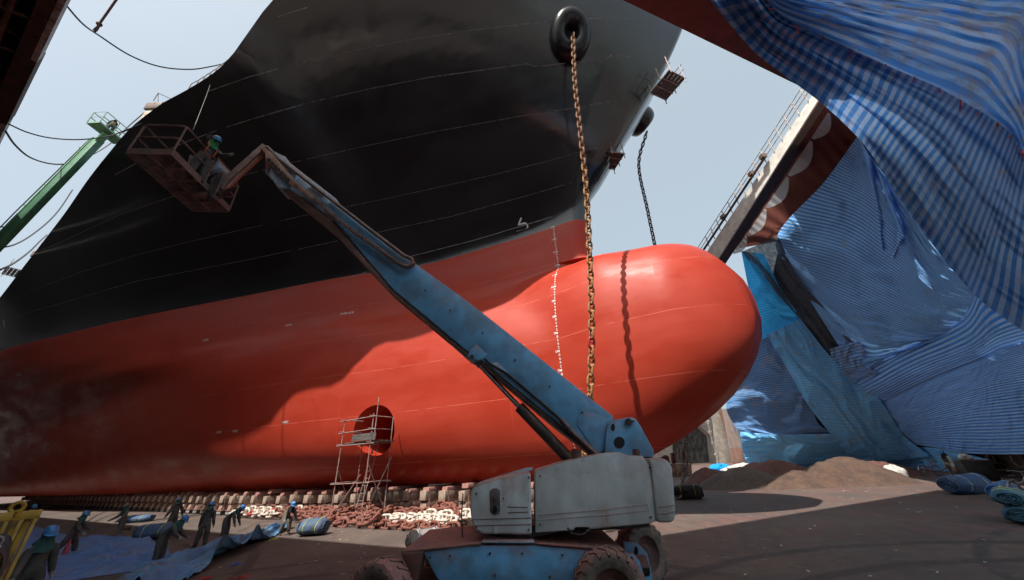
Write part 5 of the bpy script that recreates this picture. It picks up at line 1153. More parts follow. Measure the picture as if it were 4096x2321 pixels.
for k in range(6):
    a = V((random.uniform(-.15, .15), random.uniform(-.2, .2), random.uniform(-.1, .1))); b = MB(); b.tube([bp_(1.02, .2+.1*k/6, .75)+a*.3, bp_(1.12, .1, .25)+a, bp_(1.1, .25, -.1)+a, jm+V((.1, 0, -.25))+a*.5, jm+V((.5, 0, .1))], .016, 5); b.build('hydraulic_hose', M_cab, lift, smooth=True)
b = MB(); b.tube([bp_(-.1, -.1, 1.06), bp_(-.05, -.05, .7), bp_(-.12, -.1, .45), bp_(0, 0, .1)], .05, 6); tag(b.build('rope', M_rope, smooth=True), 'pale knotted rope end hanging inside the work basket', 'rope')

for x, y in ((2160, 1905), (2160, 2100), (2600, 1870), (2604, 2070), (1905, 1975), (1905, 2110), (2115, 1910), (2115, 2120)):
    b = MB(); p = at_y(x, y, 7.17); b.cyl(p, p+V((0, .05, 0)), .018, 8); b.build('hood_bolt', M_dkst, lift)
for x, y in ((1720, 2230), (1800, 2225), (1960, 2215), (2090, 2215), (2250, 2222), (2420, 2235), (1980, 2300), (2200, 2310)):
    b = MB(); p = at_y(x, y, 7.12); b.cyl(p, p+V((0, .05, 0)), .02, 8); b.build('chassis_bolt', M_dkst, lift)
for x, y in ((2330, 1650), (2200, 1545), (2060, 1440), (1930, 1330), (1800, 1240), (1700, 1160)):
    b = MB(); p = at_y(x, y, YB-.04); b.cyl(p, p+V((0, .06, 0)), .022, 8); b.build('boom_bolt', M_dkst, lift)
b = MB(); b.tube([at_y(1850, 2150, 7.1), at_y(1846, 2060, 7.15), at_y(1852, 1975, 7.3)], .012, 5); b.build('hydraulic_hose', M_cab, lift, smooth=True)
b = MB(); b.tube([at_y(2270, 2112, 7.15), at_y(2290, 2135, 7.1), at_y(2330, 2140, 7.1), at_y(2360, 2116, 7.15)], .015, 5); b.build('hydraulic_hose', M_cab, lift, smooth=True)
# ------------------------------------------------------------------ people
M_cov = worn('coverall_dark', (.048, .05, .05), (.075, .07, .065), 3, rough=.85, bump=.4, bscale=14)
M_cov2 = worn('coverall_brown', (.11, .10, .08), (.08, .07, .06), 3, rough=.85, bump=.4, bscale=14)
M_shirt = worn('shirt_pale', (.33, .38, .40), (.24, .27, .28), 3, rough=.85, bump=.3, bscale=14)
M_trous = worn('trousers_dark', (.05, .045, .042), (.035, .032, .03), 3, rough=.85, bump=.3)
M_glove = worn('glove_grey', (.26, .24, .21), (.14, .13, .12), 8, rough=.9, bump=0)
M_glovey = worn('glove_yellow', (.40, .31, .13), (.25, .2, .1), 8, rough=.9, bump=0)
M_boot2 = worn('boots', (.03, .027, .025), (.07, .05, .04), 5, rough=.7, bump=0)
M_skin = worn('skin', (.24, .13, .085), rough=.6, bump=0)
M_helm = worn('helmet_blue', (.03, .17, .42), (.05, .20, .42), 4, c3=(.10, .10, .11), s3=7, lo3=.64, hi3=.72, rough=.35, bump=0)
M_helmg = worn('helmet_camo', (.16, .14, .12), (.06, .05, .045), 9, rough=.6, bump=0)
M_scarf = worn('scarf_teal', (.018, .07, .066), (.03, .09, .085), 6, rough=.95, bump=.4, bscale=20)
M_scarfg = worn('scarf_green', (.03, .22, .08), (.02, .12, .05), 6, rough=.95, bump=.3)
M_scarfk = worn('scarf_black', (.012, .012, .014), rough=.95, bump=.2)
M_harn = worn('harness_orange', (.42, .10, .03), rough=.8, bump=0)
M_eye = worn('eye', (.01, .01, .01), rough=.2, bump=0)
def rotx(v, a): c, s = math.cos(a), math.sin(a); return V((v.x, v.y*c-v.z*s, v.y*s+v.z*c))
def person(label, loc, yaw, ht=1.58, lean=0, side=0, arms=((5, 12, 8), (5, 12, 8)), legs=((0, 3), (0, 3)), head=0, turn=0, helmet=M_helm, scarf=M_scarf, cover=M_cov, lower=None, glove=M_glove, group=None, harness=False, drop=None):
    """local frame: +y is where the figure faces, +x its right hand; arms: (forward swing, elbow bend, outward) deg for left,right; legs: (hip swing, knee bend)"""
    k = ht/1.66; root = thing('person', label, 'person', loc, yaw, group)
    J, Rr, E, Kd = {}, {}, [], {}
    def jt(n, p, r, par=None, kd=0): J[n] = V(p)*k; Rr[n] = r*k*(1.2 if kd in (0, 4) else 1.05); Kd[n] = kd; (E.append((par, n)) if par else None)
    ln = R(-lean); hip = V((0, 0, .88)); roll = R(side)
    def up(v): v = rotx(V(v), ln); return hip+V((v.x*math.cos(roll)+v.z*math.sin(roll), v.y, -v.x*math.sin(roll)+v.z*math.cos(roll)))
    jt('pelvis', hip+V((0, 0, .02)), .150); jt('belly', up((0, 0, .18)), .142, 'pelvis'); jt('chest', up((0, .01, .37)), .158, 'belly'); jt('collar', up((0, 0, .47)), .105, 'chest'); jt('neck', up((0, .01, .55)), .06, 'collar', 3)
    hv = rotx(V((0, .03, .15)), R(-head)); hb_ = up((0, .01, .55)); hv2 = rotx(hv, ln*.8); jt('head', hb_+hv2*.75, .092, 'neck', 3); jt('crown', hb_+hv2*1.25+V((0, 0, .0)), .075, 'head', 3)
    for sg, nm, (fw, el, ou) in ((-1, 'L', arms[0]), (1, 'R', arms[1])):
        sh = up((sg*.175, 0, .43)); jt('sh'+nm, sh, .08, 'collar')
        d1 = V((sg*math.sin(R(ou)), 0, -math.cos(R(ou)))); d1 = rotx(d1, R(fw)); e = sh+d1*.28; jt('el'+nm, e, .064, 'sh'+nm)
        d2 = rotx(d1, R(el)); w = e+d2*.25; jt('wr'+nm, w, .050, 'el'+nm)
        pm = w+d2*.075; jt('palm'+nm, pm, .030, 'wr'+nm, 1)
        xx = V((0, 1, 0)).cross(d2); xx = (V((0, 1, 0))-d2*V((0, 1, 0)).dot(d2)).normalized() if abs(d2.y) < .95 else V((0, 0, 1)); inn = V((-sg, 0, 0))
        for f_, (off, L) in enumerate(((.03, .075), (.011, .085), (-.009, .08), (-.028, .06))):
            a = pm+xx*off+d2*.02; jt('f%d%s' % (f_, nm), a, .0125, 'palm'+nm, 1); jt('g%d%s' % (f_, nm), a+d2*L*.55+inn*.012, .011, 'f%d%s' % (f_, nm), 1); jt('h%d%s' % (f_, nm), a+d2*L*.8+inn*.04, .009, 'g%d%s' % (f_, nm), 1)
        jt('th'+nm, w+d2*.045+xx*.045+inn*.01, .013, 'palm'+nm, 1); jt('ti'+nm, w+d2*.09+xx*.06+inn*.03, .010, 'th'+nm, 1)
    low = []
    for sg, nm, (hp_, kn) in ((-1, 'l', legs[0]), (1, 'r', legs[1])):
        h0 = hip+V((sg*.10, 0, -.05)); jt('hip'+nm, h0, .118, 'pelvis', 4); d1 = rotx(V((sg*.09, 0, -1)).normalized(), R(hp_)); kk = h0+d1*.40; jt('kn'+nm, kk, .092, 'hip'+nm, 4)
        d2 = rotx(d1, R(-kn)); an = kk+d2*.37; jt('an'+nm, an, .072, 'kn'+nm, 4); fd = rotx(V((0, 1, 0)), R((hp_-kn)*.8)); jt('he'+nm, an+d2*.05-fd*.03, .042, 'an'+nm, 2); jt('to'+nm, an+d2*.055+fd*.15, .035, 'he'+nm, 2)
        low.append(min(J['to'+nm].z, J['he'+nm].z)/k-.035)
    dz = -min(low)*k if drop is None else drop
    names = list(J); idx = {n: i for i, n in enumerate(names)}
    me = bpy.data.meshes.new('body'); me.from_pydata([tuple(J[n]+V((0, 0, dz))) for n in names], [(idx[a], idx[b]) for a, b in E], [])
    ob = bpy.data.objects.new('body', me); COL.objects.link(ob)
    mdf = ob.modifiers.new('skin', 'SKIN'); mdf.use_smooth_shade = True; mdf.branch_smoothing = .6
    sv = me.skin_vertices[0].data
    for n in names: sv[idx[n]].radius = (Rr[n], Rr[n]*(.78 if n in ('chest', 'belly', 'pelvis') else 1)); sv[idx[n]].use_root = (n == 'pelvis')
    sb = ob.modifiers.new('sub', 'SUBSURF'); sb.levels = 2; sb.render_levels = 2
    bpy.context.view_layer.update(); dg = bpy.context.evaluated_depsgraph_get(); nm_ = bpy.data.meshes.new_from_object(ob.evaluated_get(dg), depsgraph=dg)
    bpy.data.objects.remove(ob); bpy.data.meshes.remove(me)
    mats = [cover, glove, M_boot2, M_skin, lower or cover]; nm_.materials.clear()
    for m in mats: nm_.materials.append(m)
    segs = [(J[a]+V((0, 0, dz)), J[b]+V((0, 0, dz)), Kd[b]) for a, b in E]
    for p in nm_.polygons:
        c = p.center; best = (9, 0)
        for a, b, kd in segs:
            ab = b-a; t = max(0, min(1, (c-a).dot(ab)/max(ab.length_squared, 1e-9))); dd = (c-a-ab*t).length
            if dd < best[0]: best = (dd, kd)
        p.material_index = best[1]; p.use_smooth = True
    # wrinkled cloth
    for v in nm_.vertices:
        v.co += v.normal*(.010*nz(v.co.x*22+loc[0], v.co.y*22, v.co.z*15)+.006*nz(v.co.x*50, v.co.y*50, v.co.z*30))*k if v.co.z < (J['neck'].z+dz) else V()
    bd = bpy.data.objects.new('body', nm_); COL.objects.link(bd); bd.parent = root
    # head gear, aligned with the head
    hc = J['head']+V((0, 0, dz)); ux = (J['crown']-J['neck']).normalized(); fy = (rotx(rotx(V((0, 1, 0)), R(-head)), ln*.8)); fy = (fy-ux*fy.dot(ux)).normalized(); fx = fy.cross(ux)
    tq = Matrix.Rotation(R(turn), 3, ux); fy = tq @ fy; fx = tq @ fx
    M = Matrix(((fx.x, fy.x, ux.x), (fx.y, fy.y, ux.y), (fx.z, fy.z, ux.z)))
    def loc_(mb, name, m, par=root, **kw):
        o = bpy.data.objects.new(name, mb.mesh(name, m, smooth=True, angle=60, **kw)); COL.objects.link(o); o.parent = par; return o
    b = MB(); c0 = hc+ux*.055*k
    prof = [(.0, .118), (.05, .112), (.09, .09), (.118, .05), (.128, .0), (.130, -.012), (.122, -.012), (.115, .0)]
    b.lathe([(r*k, z*k) for r, z in prof], 22); vs = b.v; b.v = [c0+M @ V((v.x*.92, v.y*1.12, v.z)) for v in vs]
    n0 = len(b.v); pk = []
    for i in range(13):
        a = PI*(.14+.72*i/12); pk.append((c0+M @ (V((math.cos(a)*.119, math.sin(a)*.143, -.010))*k), c0+M @ (V((math.cos(a)*.125, math.sin(a)*.20+.005, -.028))*k)))
    b.add([q for p in pk for q in p]+[q-ux*.008*k for p in pk for q in p], [(2*i, 2*i+1, 2*i+3, 2*i+2) for i in range(12)]+[(26+2*i, 26+2*i+2, 26+2*i+3, 26+2*i+1) for i in range(12)]+[(2*i+1, 27+2*i, 29+2*i, 2*i+3) for i in range(12)])
    rb_ = []
    for i in range(9): a = PI*(.12+.76*i/8); rb_.append(c0+M @ (V((0, math.cos(a)*.135*1.0, math.sin(a)*.118+.001))*k))
    b.tube(rb_, .011*k, 5)
    hm = loc_(b, 'helmet', helmet)
    b = MB(); b.tube([hc+M @ (V((math.cos(a)*.098, math.sin(a)*.105, -.0))*k) for a in [i*2*PI/16 for i in range(16)]], .012*k, 5, closed=True); loc_(b, 'chin_strap', M_scarfk, hm)
    if scarf:
        b = MB(); nb_ = 18
        def sf(u, v):
            a = 2*PI*u; t = v; rr = (.092+.03*t+.05*t*t)*(1+.10*math.sin(a*5+t*3)+.05*nz(u*9, v*6)); front = max(0, math.sin(a)); z = .028-.20*t-(.11*front*t)
            p = V((math.cos(a)*rr*.98, math.sin(a)*rr*1.02+.008+.03*t*front, z))*k; return hc+M @ p
        b.grid(sf, nb_+1, 9); loc_(b, 'scarf', scarf)
    # face: nose and eyes show in the gap between scarf and helmet
    b = MB(); b.ball(hc+M @ (V((0, .098, .012))*k), (.016*k, .02*k, .022*k), 8, 6); loc_(b, 'nose', M_skin)
    for sx in (-1, 1): b = MB(); b.ball(hc+M @ (V((sx*.033, .088, .036))*k), (.013*k, .01*k, .008*k), 8, 6); loc_(b, 'eye', M_eye)
    for sx in (-1, 1): b = MB(); b.ball(hc+M @ (V((sx*.094, -.005, .005))*k), (.012*k, .022*k, .032*k), 8, 6); loc_(b, 'ear', M_skin)
    if harness:
        b = MB()
        for sx in (-1, 1): b.tube([V((0, 0, dz))+p*k+q for p, q in ((up((sx*.12, .13, .1)), V()), (up((sx*.12, .17, .33)), V()), (up((sx*.13, .03, .52)), V()), (up((sx*.08, -.15, .3)), V()), (up((-sx*.10, -.13, .05)), V()))], .016*k, 5)
        b.tube([(up((.155*math.cos(a), .135*math.sin(a), .06))*k+V((0, 0, dz))) for a in [i*2*PI/14 for i in range(14)]], .018*k, 5, closed=True); loc_(b, 'harness', M_harn)
    J2 = {n: (Matrix.Translation(V(loc)) @ Matrix.Rotation(yaw, 4, 'Z')) @ (J[n]+V((0, 0, dz))) for n in J}
    return root, J2
def yaw_to(dx, dy): return math.atan2(dy, dx)-PI/2
GW = 'workers laying out the blue tarpaulin'
TOCAM = lambda p: math.atan2(-p.y, -p.x)-PI/2
pf = at_z(205, 2122, 1.62)
person('person in dark coveralls and blue helmet nearest the yellow rack, teal scarf over face', (pf.x, pf.y, 0), TOCAM(pf)+R(18), 1.66, lean=4, side=3, arms=((-14, 14, 16), (14, 18, 12)), legs=((18, 8), (-16, 14)), group=GW)
def at_feet(px, py): p = at_z(px, py, 0); return (p.x, p.y, 0)
p = V(at_feet(250, 2228)); person('person in blue helmet stepping on the spread tarpaulin, bundle of red cord in hand', p, TOCAM(p)+R(75), 1.5, lean=10, arms=((35, 25, 8), (20, 30, 10)), legs=((28, 20), (-22, 25)), group=GW); pcord = p
p = V(at_feet(463, 2160)); person('person in dirty camouflage helmet running beside a folded bundle, one foot kicked back', p, TOCAM(p)+R(-62), 1.5, lean=6, arms=((25, 30, 12), (30, 35, 8)), legs=((10, 6), (-20, 70)), helmet=M_helmg, cover=M_cov2, group=GW)
p = V(at_feet(672, 2138)); person('person in blue helmet with back to camera, hands clasped behind, beside the rolled tarpaulin', p, TOCAM(p)+R(195), 1.52, lean=3, turn=-20, arms=((-22, 50, 20), (-22, 50, 20)), legs=((-5, 3), (8, 5)), group=GW)
p = V(at_feet(795, 2193)); person('person in blue helmet standing straight behind the raised tarpaulin edge, yellow glove at the side', p, TOCAM(p)+R(165), 1.5, lean=4, turn=-40, arms=((5, 12, 8), (5, 14, 10)), legs=((0, 3), (4, 4)), glove=M_glovey, group=GW)
p = V(at_feet(612, 2262)); person('person in blue helmet bent forward lifting the near end of the dragged tarpaulin', p, TOCAM(p)+R(65), 1.5, lean=50, head=-15, arms=((22, 30, 12), (30, 25, 10)), legs=((14, 14), (10, 12)), group=GW)
p = V(at_feet(885, 2158)); person('person in blue helmet stooping with arms down to the middle of the dragged tarpaulin', p, TOCAM(p)+R(62), 1.5, lean=58, head=-10, arms=((12, 8, 10), (18, 6, 8)), legs=((12, 10), (12, 12)), group=GW)
p = V(at_feet(1128, 2140)); person('person in olive coveralls crouching by the chain heap, hauling the tarpaulin end', p, TOCAM(p)+R(25), 1.5, lean=55, head=-30, arms=((14, 20, 14), (22, 20, 14)), legs=((38, 40), (30, 42)), cover=M_cov2, scarf=M_scarfk, group=GW)
p = at_z(128, 2032, 1.45); person('person in scuffed blue helmet mostly hidden behind the yellow rack', (p.x, p.y, 0), TOCAM(p)+R(40), 1.55, lean=5, cover=M_shirt, scarf=None, group=GW)
p = V(at_feet(3838, 1928)); person('person in pale blue shirt, dark trousers and blue cap helmet walking between the two bicycles', p, TOCAM(p)+R(-40), 1.62, lean=5, turn=0, arms=((5, 10, 8), (-12, 8, 12)), legs=((16, 6), (-14, 12)), cover=M_shirt, lower=M_trous, scarf=M_scarfk, glove=M_skin)
wb = bp_(.78, -.2, .02)
person('person with green face scarf and orange harness operating the lift from its basket', wb, yaw_to(.95, -.25), 1.62, lean=14, head=8, arms=((40, 55, 15), (45, 50, 20)), legs=((4, 6), (4, 6)), scarf=M_scarfg, harness=True)
gw = gc+V((0, 0, -.42)); person('person in dark clothing working in the basket of the green boom', gw, R(60), 1.55, lean=20, arms=((55, 30, 10), (55, 30, 10)), helmet=M_helmg, harness=True)
b = MB()
for i in range(26):
    q = pcord+V((.28, -.22, .62)); a = random.uniform(0, 6.3); b.tube([q, q+V((.05*math.cos(a), .05*math.sin(a), -.2)), q+V((.10*math.cos(a), .10*math.sin(a), -.42-random.uniform(0, .15)))], .008, 4)
tag(b.build('cord_bundle', M_redc), 'bundle of red plastic cord dangling from the hand of a worker', 'cord')

# ------------------------------------------------------------------ tarpaulins on the floor
M_sheet = worn('sheet_blue', (.06, .15, .38), (.11, .17, .31), .9, c3=(.15, .09, .11), s3=1.6, lo3=.58, hi3=.75, rough=.7, bump=.5, bscale=9)
M_drag = worn('drag_blue', (.06, .19, .36), (.10, .20, .30), .8, c3=(.085, .075, .085), s3=1.7, lo3=.54, hi3=.7, rough=.65, bump=.5, bscale=9)
M_denim = worn('roll_navy', (.035, .085, .19), (.06, .10, .17), 1.6, rough=.8, bump=.4, bscale=16)
M_denim2 = worn('roll_blue_grey', (.06, .105, .16), (.04, .06, .10), 1.6, rough=.8, bump=.4, bscale=16)
M_roll3 = worn('roll_grey', (.20, .19, .185), (.13, .115, .11), 1.4, c3=(.22, .12, .08), s3=3, rough=.85, bump=.4, bscale=16)
M_rollb = worn('roll_strong_blue', (.03, .12, .36), (.05, .13, .30), 1.6, rough=.75, bump=.4, bscale=16)
M_rollt = worn('roll_teal', (.035, .12, .18), (.05, .14, .19), 1.6, rough=.8, bump=.4, bscale=16)
M_rollk = worn('roll_black', (.016, .017, .019), (.04, .03, .027), 2, rough=.65, bump=.4)
M_tie = worn('tie_yellow', (.50, .48, .10), rough=.7, bump=0)
M_tiew = worn('tie_white', (.6, .6, .62), rough=.7, bump=0)
rows = [[(118, 2112), (300, 2148), (380, 2142), (480, 2152), (600, 2172), (668, 2212)], [(60, 2190), (240, 2215), (400, 2220), (520, 2225), (640, 2240), (700, 2250)], [(40, 2270), (240, 2275), (400, 2270), (520, 2266), (620, 2268), (690, 2275)], [(20, 2400), (200, 2350), (330, 2318), (450, 2300), (560, 2285), (660, 2276)]]
RW = [[at_z(x, y, 0) for x, y in r] for r in rows]
def flat(u, v):
    p = crom([crom(r, u*5) for r in RW], v*3); d = abs(nz(p.x*.55+3, p.y*1.2))*.30+abs(nz(p.x*1.9, p.y*2.4, 4))*.11; e = min(1, 14*min(u, 1-u, v, 1-v)); h = .02+(d+.10*max(0, math.sin(v*19+6*nz(u*2, v*2)+u*5))**3)*e
    if u < .12: h += .5*(1-u/.12)*max(0, 1-abs(v-.25)*3)
    return p+V((0, 0, h))
b = MB(); b.grid(flat, 120, 80); tag(b.build('floor_tarpaulin', M_sheet, smooth=True, angle=180), 'dull violet-blue tarpaulin spread flat under the walking workers', 'tarpaulin')
spine = [at_z(x, y, 0) for x, y in ((1150, 2112), (1075, 2142), (985, 2176), (890, 2215), (790, 2252), (680, 2298), (560, 2350), (430, 2420))]
wid = [.35, .75, 1.15, 1.45, 1.6, 1.7, 1.7, 1.7]
def drag(u, v):
    i = u*7; c = crom(spine, i); t = (crom(spine, min(7, i+.1))-crom(spine, max(0, i-.1))).normalized(); n = V((t.y, -t.x, 0))
    if n.y > 0: n = -n                      # towards the camera
    w = crom([V((x, 0, 0)) for x in wid], i).x; y = (v-.5)*w*1.15
    r1 = .36*math.exp(-((v-.30-.05*math.sin(u*9))/.09)**2); r2 = .50*math.exp(-((v-.58+.06*math.sin(u*7+1))/.10)**2); r3 = .30*math.exp(-((v-.82)/.07)**2)
    h = (r1+r2+r3)*(.7+.5*nz(u*6, v*2))*min(1, w)+.17*abs(nz(u*13, v*6))+.08*abs(nz(u*34, v*12, 3))+.03
    lift_ = .62*math.exp(-((u-.61)/.08)**2)+.55*math.exp(-((u-.35)/.06)**2)+.22*math.exp(-((u-.48)/.12)**2)+.35*math.exp(-((u-.03)/.05)**2)     # edge raised in the workers' hands
    h += lift_*max(0, 1-v/.22)**.8
    return c+n*(y*(1-.35*lift_*max(0, 1-v*3)))+V((0, 0, h*min(1, 10*(1-v)+.15)))
b = MB(); b.grid(drag, 150, 70); tag(b.build('floor_tarpaulin', M_drag, smooth=True, angle=180), 'crumpled bright blue tarpaulin dragged in a long ridge by bending workers', 'tarpaulin')

def bundle(label, px, py, L, Hh, Wd, yaw, m, seed, ties=M_tie, pos=None, z=0, group='rolled and folded tarpaulin bundles'):
    c = V(pos) if pos is not None else at_z(px, py, 0); r = thing('tarpaulin_bundle', label, 'bundle', (c.x, c.y, z), yaw, group)
    def f(u, v):
        a = 2*PI*v; x = (u-.5)*L; e = (1-abs(2*u-1)**7)**.5*.9+.1 if 0 < u < 1 else .08
        rr = 1+.10*nz(u*2.2+seed, math.cos(a)*1.3, math.sin(a)*1.3+seed)+.07*math.sin(a*3+seed+u*2)+.05*(1-abs(nz(u*1.5, math.cos(a)*4, math.sin(a)*4+seed))*2)
        pin = 1-.10*math.exp(-((u-.27)/.04)**2)-.10*math.exp(-((u-.75)/.04)**2)
        y = math.cos(a)*Wd/2*rr*e*pin; zz = Hh*.5+math.sin(a)*Hh/2*rr*e*pin; return V((x, y, max(.005, zz)))
    b = MB(); b.grid(f, 46, 40); o = bpy.data.objects.new('roll', b.mesh('roll', m, smooth=True, angle=180)); COL.objects.link(o); o.parent = r
    for sgn in (-1, 1):                     # the spiral of folded cloth showing at the ends
        b = MB(); n = 70; pts = []
        for i in range(n):
            t = i/n; a = t*2*PI*3.2+seed; q = .12+.80*t; pts.append(V((sgn*(L/2*.985+.02*math.sin(i*.9)), math.cos(a)*Wd*.42*q, Hh*.5+math.sin(a)*Hh*.42*q)))
        b.tube(pts, .026+.01*Hh, 5); o2 = bpy.data.objects.new('fold', b.mesh('fold', m, smooth=True, angle=180)); COL.objects.link(o2); o2.parent = r
    for u in (.27, .75):
        b = MB(); b.tube([V((f(u, i/20).x, f(u, i/20).y*1.03, f(u, i/20).z*1.02+.004)) for i in range(20)], .014, 5, closed=True)
        top_ = f(u, .2); b.tube([top_, top_+V((.06, -.05, .07)), top_+V((.12, -.10, -.03))], .012, 4); b.tube([top_, top_+V((-.05, -.07, .05)), top_+V((-.08, -.14, -.05))], .012, 4)
        o3 = bpy.data.objects.new('tie', b.mesh('tie', ties)); COL.objects.link(o3); o3.parent = r
    return r
bundle('navy folded bundle with yellow tie beside the running worker', 540, 2090, 1.9, .42, .9, R(8), M_denim, 1)
bundle('long navy roll on the floor at the feet of the worker standing with back turned', 610, 2158, 1.55, .62, .68, R(6), M_denim, 2)
bundle('blue-grey folded bundle in front of the rusty chain rows', 1250, 2142, 1.15, .62, .8, R(-4), M_denim2, 3)
bundle('grey-brown roll lying between chain rows and the left of the lift', 1700, 2196, 1.2, .55, .62, R(28), M_roll3, 4, M_tiew)
bundle('dark navy bundle seen under the belly of the lift', 2300, 2150, 1.4, .5, .6, R(-8), M_denim, 5)
bundle('black tarpaulin roll at the foot of the far anchor chain', 2758, 1996, 1.5, .72, .75, R(-22), M_rollk, 6)
bundle('large navy folded bundle with white tie in front of the black bin', 3882, 1974, 2.1, .78, 1.1, R(12), M_denim, 7, M_tiew)
bundle('strong blue roll with yellow tie right of the large navy bundle', 4040, 1998, 1.7, .62, .7, R(22), M_rollb, 8)
pz = at_z(4110, 2088, 0)
bundle('lower of the two teal rolls stacked at the right picture edge', 0, 0, 1.5, .5, .75, R(35), M_rollt, 9, M_redc, pos=pz)
bundle('upper teal roll resting on another at the right picture edge', 0, 0, 1.5, .42, .72, R(38), M_rollt, 10, pos=pz+V((-.03, .06, 0)), z=.47)

# ------------------------------------------------------------------ blasting grit heaps
M_grit1 = worn('grit_brown', (.09, .053, .036), (.063, .038, .029), 1.2, c3=(.125, .08, .056), s3=14, lo3=.55, hi3=.66, rough=.95, bump=.7, bscale=35)
M_grit2 = worn('grit_red', (.115, .046, .034), (.08, .04, .032), 1.4, c3=(.2, .10, .07), s3=14, lo3=.55, hi3=.66, rough=.95, bump=.7, bscale=35)
M_grit3 = worn('grit_grey', (.105, .078, .066), (.085, .066, .058), 1.2, rough=.95, bump=.7, bscale=35)
def heap(label, px, py, rx, ry, h, m, seed):
    c = at_z(px, py, 0)
    def f(u, v):
        a = 2*PI*u; rr = v*(1+.16*nz(math.cos(a)*1.3+seed, math.sin(a)*1.3)); x, y = math.cos(a)*rr*rx, math.sin(a)*rr*ry
        z = h*(1-v*v)**1.35*(.92+.16*nz(x*.7+seed, y*.7))+.13*nz(x*1.6, y*1.6, seed)*(1-v)+.05*nz(x*5, y*5, seed)*(1-v*v)+.02*nz(x*14, y*14, seed)-.02*v
        if v < .12: z -= h*.05*(1-v/.12)
        return V((c.x, c.y, 0))+V((x, y, z))
    b = MB(); b.grid(f, 90, 34); tag(b.build('grit_heap', m, smooth=True, angle=180), label, 'grit heap', 'heaps of spent blasting grit')
heap('low red grit heap left of the others, close behind the far anchor chain', 2850, 1936, 2.4, 2.2, 1.2, M_grit2, 1)
heap('grey-brown grit heap with a smooth pointed top, second from the left', 2965, 1948, 3.1, 2.2, 1.3, M_grit3, 2)
heap('broad dark red grit heap at the back between grey and sandy heaps', 3090, 1912, 4.8, 3.2, 1.35, M_grit2, 3)
heap('low sandy grit heap with scooped hollows at the front', 3225, 1944, 3.3, 1.9, .95, M_grit1, 4)
heap('tallest sandy grit heap at the right of the row', 3400, 1934, 4.3, 2.6, 1.6, M_grit1, 5)
heap('dark red grit heap behind the tallest sandy one', 3500, 1905, 3.6, 2.4, 1.1, M_grit2, 6)
b = MB()
for i in range(60):
    x, y = random.choice(((random.uniform(2650, 3700), random.uniform(1960, 2060)), (random.uniform(500, 1500), random.uniform(2120, 2300)), (random.uniform(2800, 4090), random.uniform(2000, 2318))))
    p = at_z(x, y, .008); a = random.uniform(0, 6.3); s_ = random.uniform(.02, .045); t = V((math.cos(a), math.sin(a), .1)); b.beam(p-t*s_, p+t*s_, s_*.9, .012)
tag(b.build('litter_scraps', worn('litter', (.55, .55, .52), (.35, .16, .1), 2, rough=.8, bump=0)), 'scattered pale scraps of litter over the dock floor', 'litter', kind='stuff')
for k, (x, y) in enumerate(((1100, 2158), (930, 2262), (960, 2315), (820, 2318))):
    b = MB(); p = at_z(x, y, .01)
    for i in range(14): a = random.uniform(0, 6.3); L = random.uniform(.08, .3); b.tube([p, p+V((math.cos(a)*L*.5, math.sin(a)*L*.5, .05)), p+V((math.cos(a)*L, math.sin(a)*L, 0))], .008, 4)
    tag(b.build('cord_scrap', (M_tie, M_rollb, M_redc, M_redc)[k]), ('tangle of yellow cord at the feet of the crouching worker', 'small scrap of blue cord on bare floor left of the lift', 'scrap of red cord on the floor at the bottom edge', 'tangle of red cord nearest the dragged tarpaulin at the bottom edge')[k], 'cord')
# sack, bin with rags, tarp scraps
M_sack = worn('sack_white', (.52, .5, .46), (.35, .33, .30), 3, rough=.8, bump=.6, bscale=7)
def blob(name, label, cat, c, r, m, seed, amp=.22):
    b = MB(); b.ball((0, 0, 0), 1, 26, 18); b.v = [V(c)+V((v.x*r[0]*(1+amp*nz(v.x*2+seed, v.y*2, v.z*2)), v.y*r[1]*(1+amp*nz(v.x*2, v.y*2+seed, v.z*2)), max(-r[2]*.6, v.z*r[2]*(1+amp*nz(v.x*3, v.y*3, v.z*3+seed)))+r[2]*.6)) for v in b.v]
    return tag(b.build(name, m, smooth=True, angle=180), label, cat)
blob('sack', 'grubby white sack slumped at the right foot of the tallest grit heap', 'sack', at_z(3590, 1920, 0), (.75, .5, .55), M_sack, 3)
blob('cloth_scrap', 'scrap of bright blue plastic sheet lying before the pale vessel end', 'cloth', at_z(2884, 1886, 0), (1.2, .6, .5), M_t4, 5, .5)
blob('plastic_sheet', 'white and blue plastic heap at the foot of the orange net', 'plastic', at_z(2985, 1888, 0), (2.2, .6, .5), M_sack, 8, .5)
bn = thing('waste_bin', 'black square bin with rags on its top beside the second bicycle', 'bin', at_z(3925, 1922, 0))
bc = at_z(3925, 1922, 0); Mz = Matrix.Rotation(R(-20), 3, 'Z')
b = MB(); b.box(bc+V((0, 0, .5)), (1.25, .9, 1.0), Mz, taper=1.06); b.build('bin_body', M_black, bn, bevel=.03)
b = MB(); b.box(bc+V((0, 0, 1.03)), (1.4, 1.0, .06), Mz); b.build('bin_lid', M_rim, bn, bevel=.01)
for k, (dx, dy, s_, lab) in enumerate(((-.25, 0, .22, 'larger white rag heaped on the black bin'), (.2, .1, .13, 'smaller white rag lying on the black bin'))): blob('rag', lab, 'rag', bc+V((dx, dy, 1.07)), (s_*1.3, s_, s_), M_sack, k+11, .5)
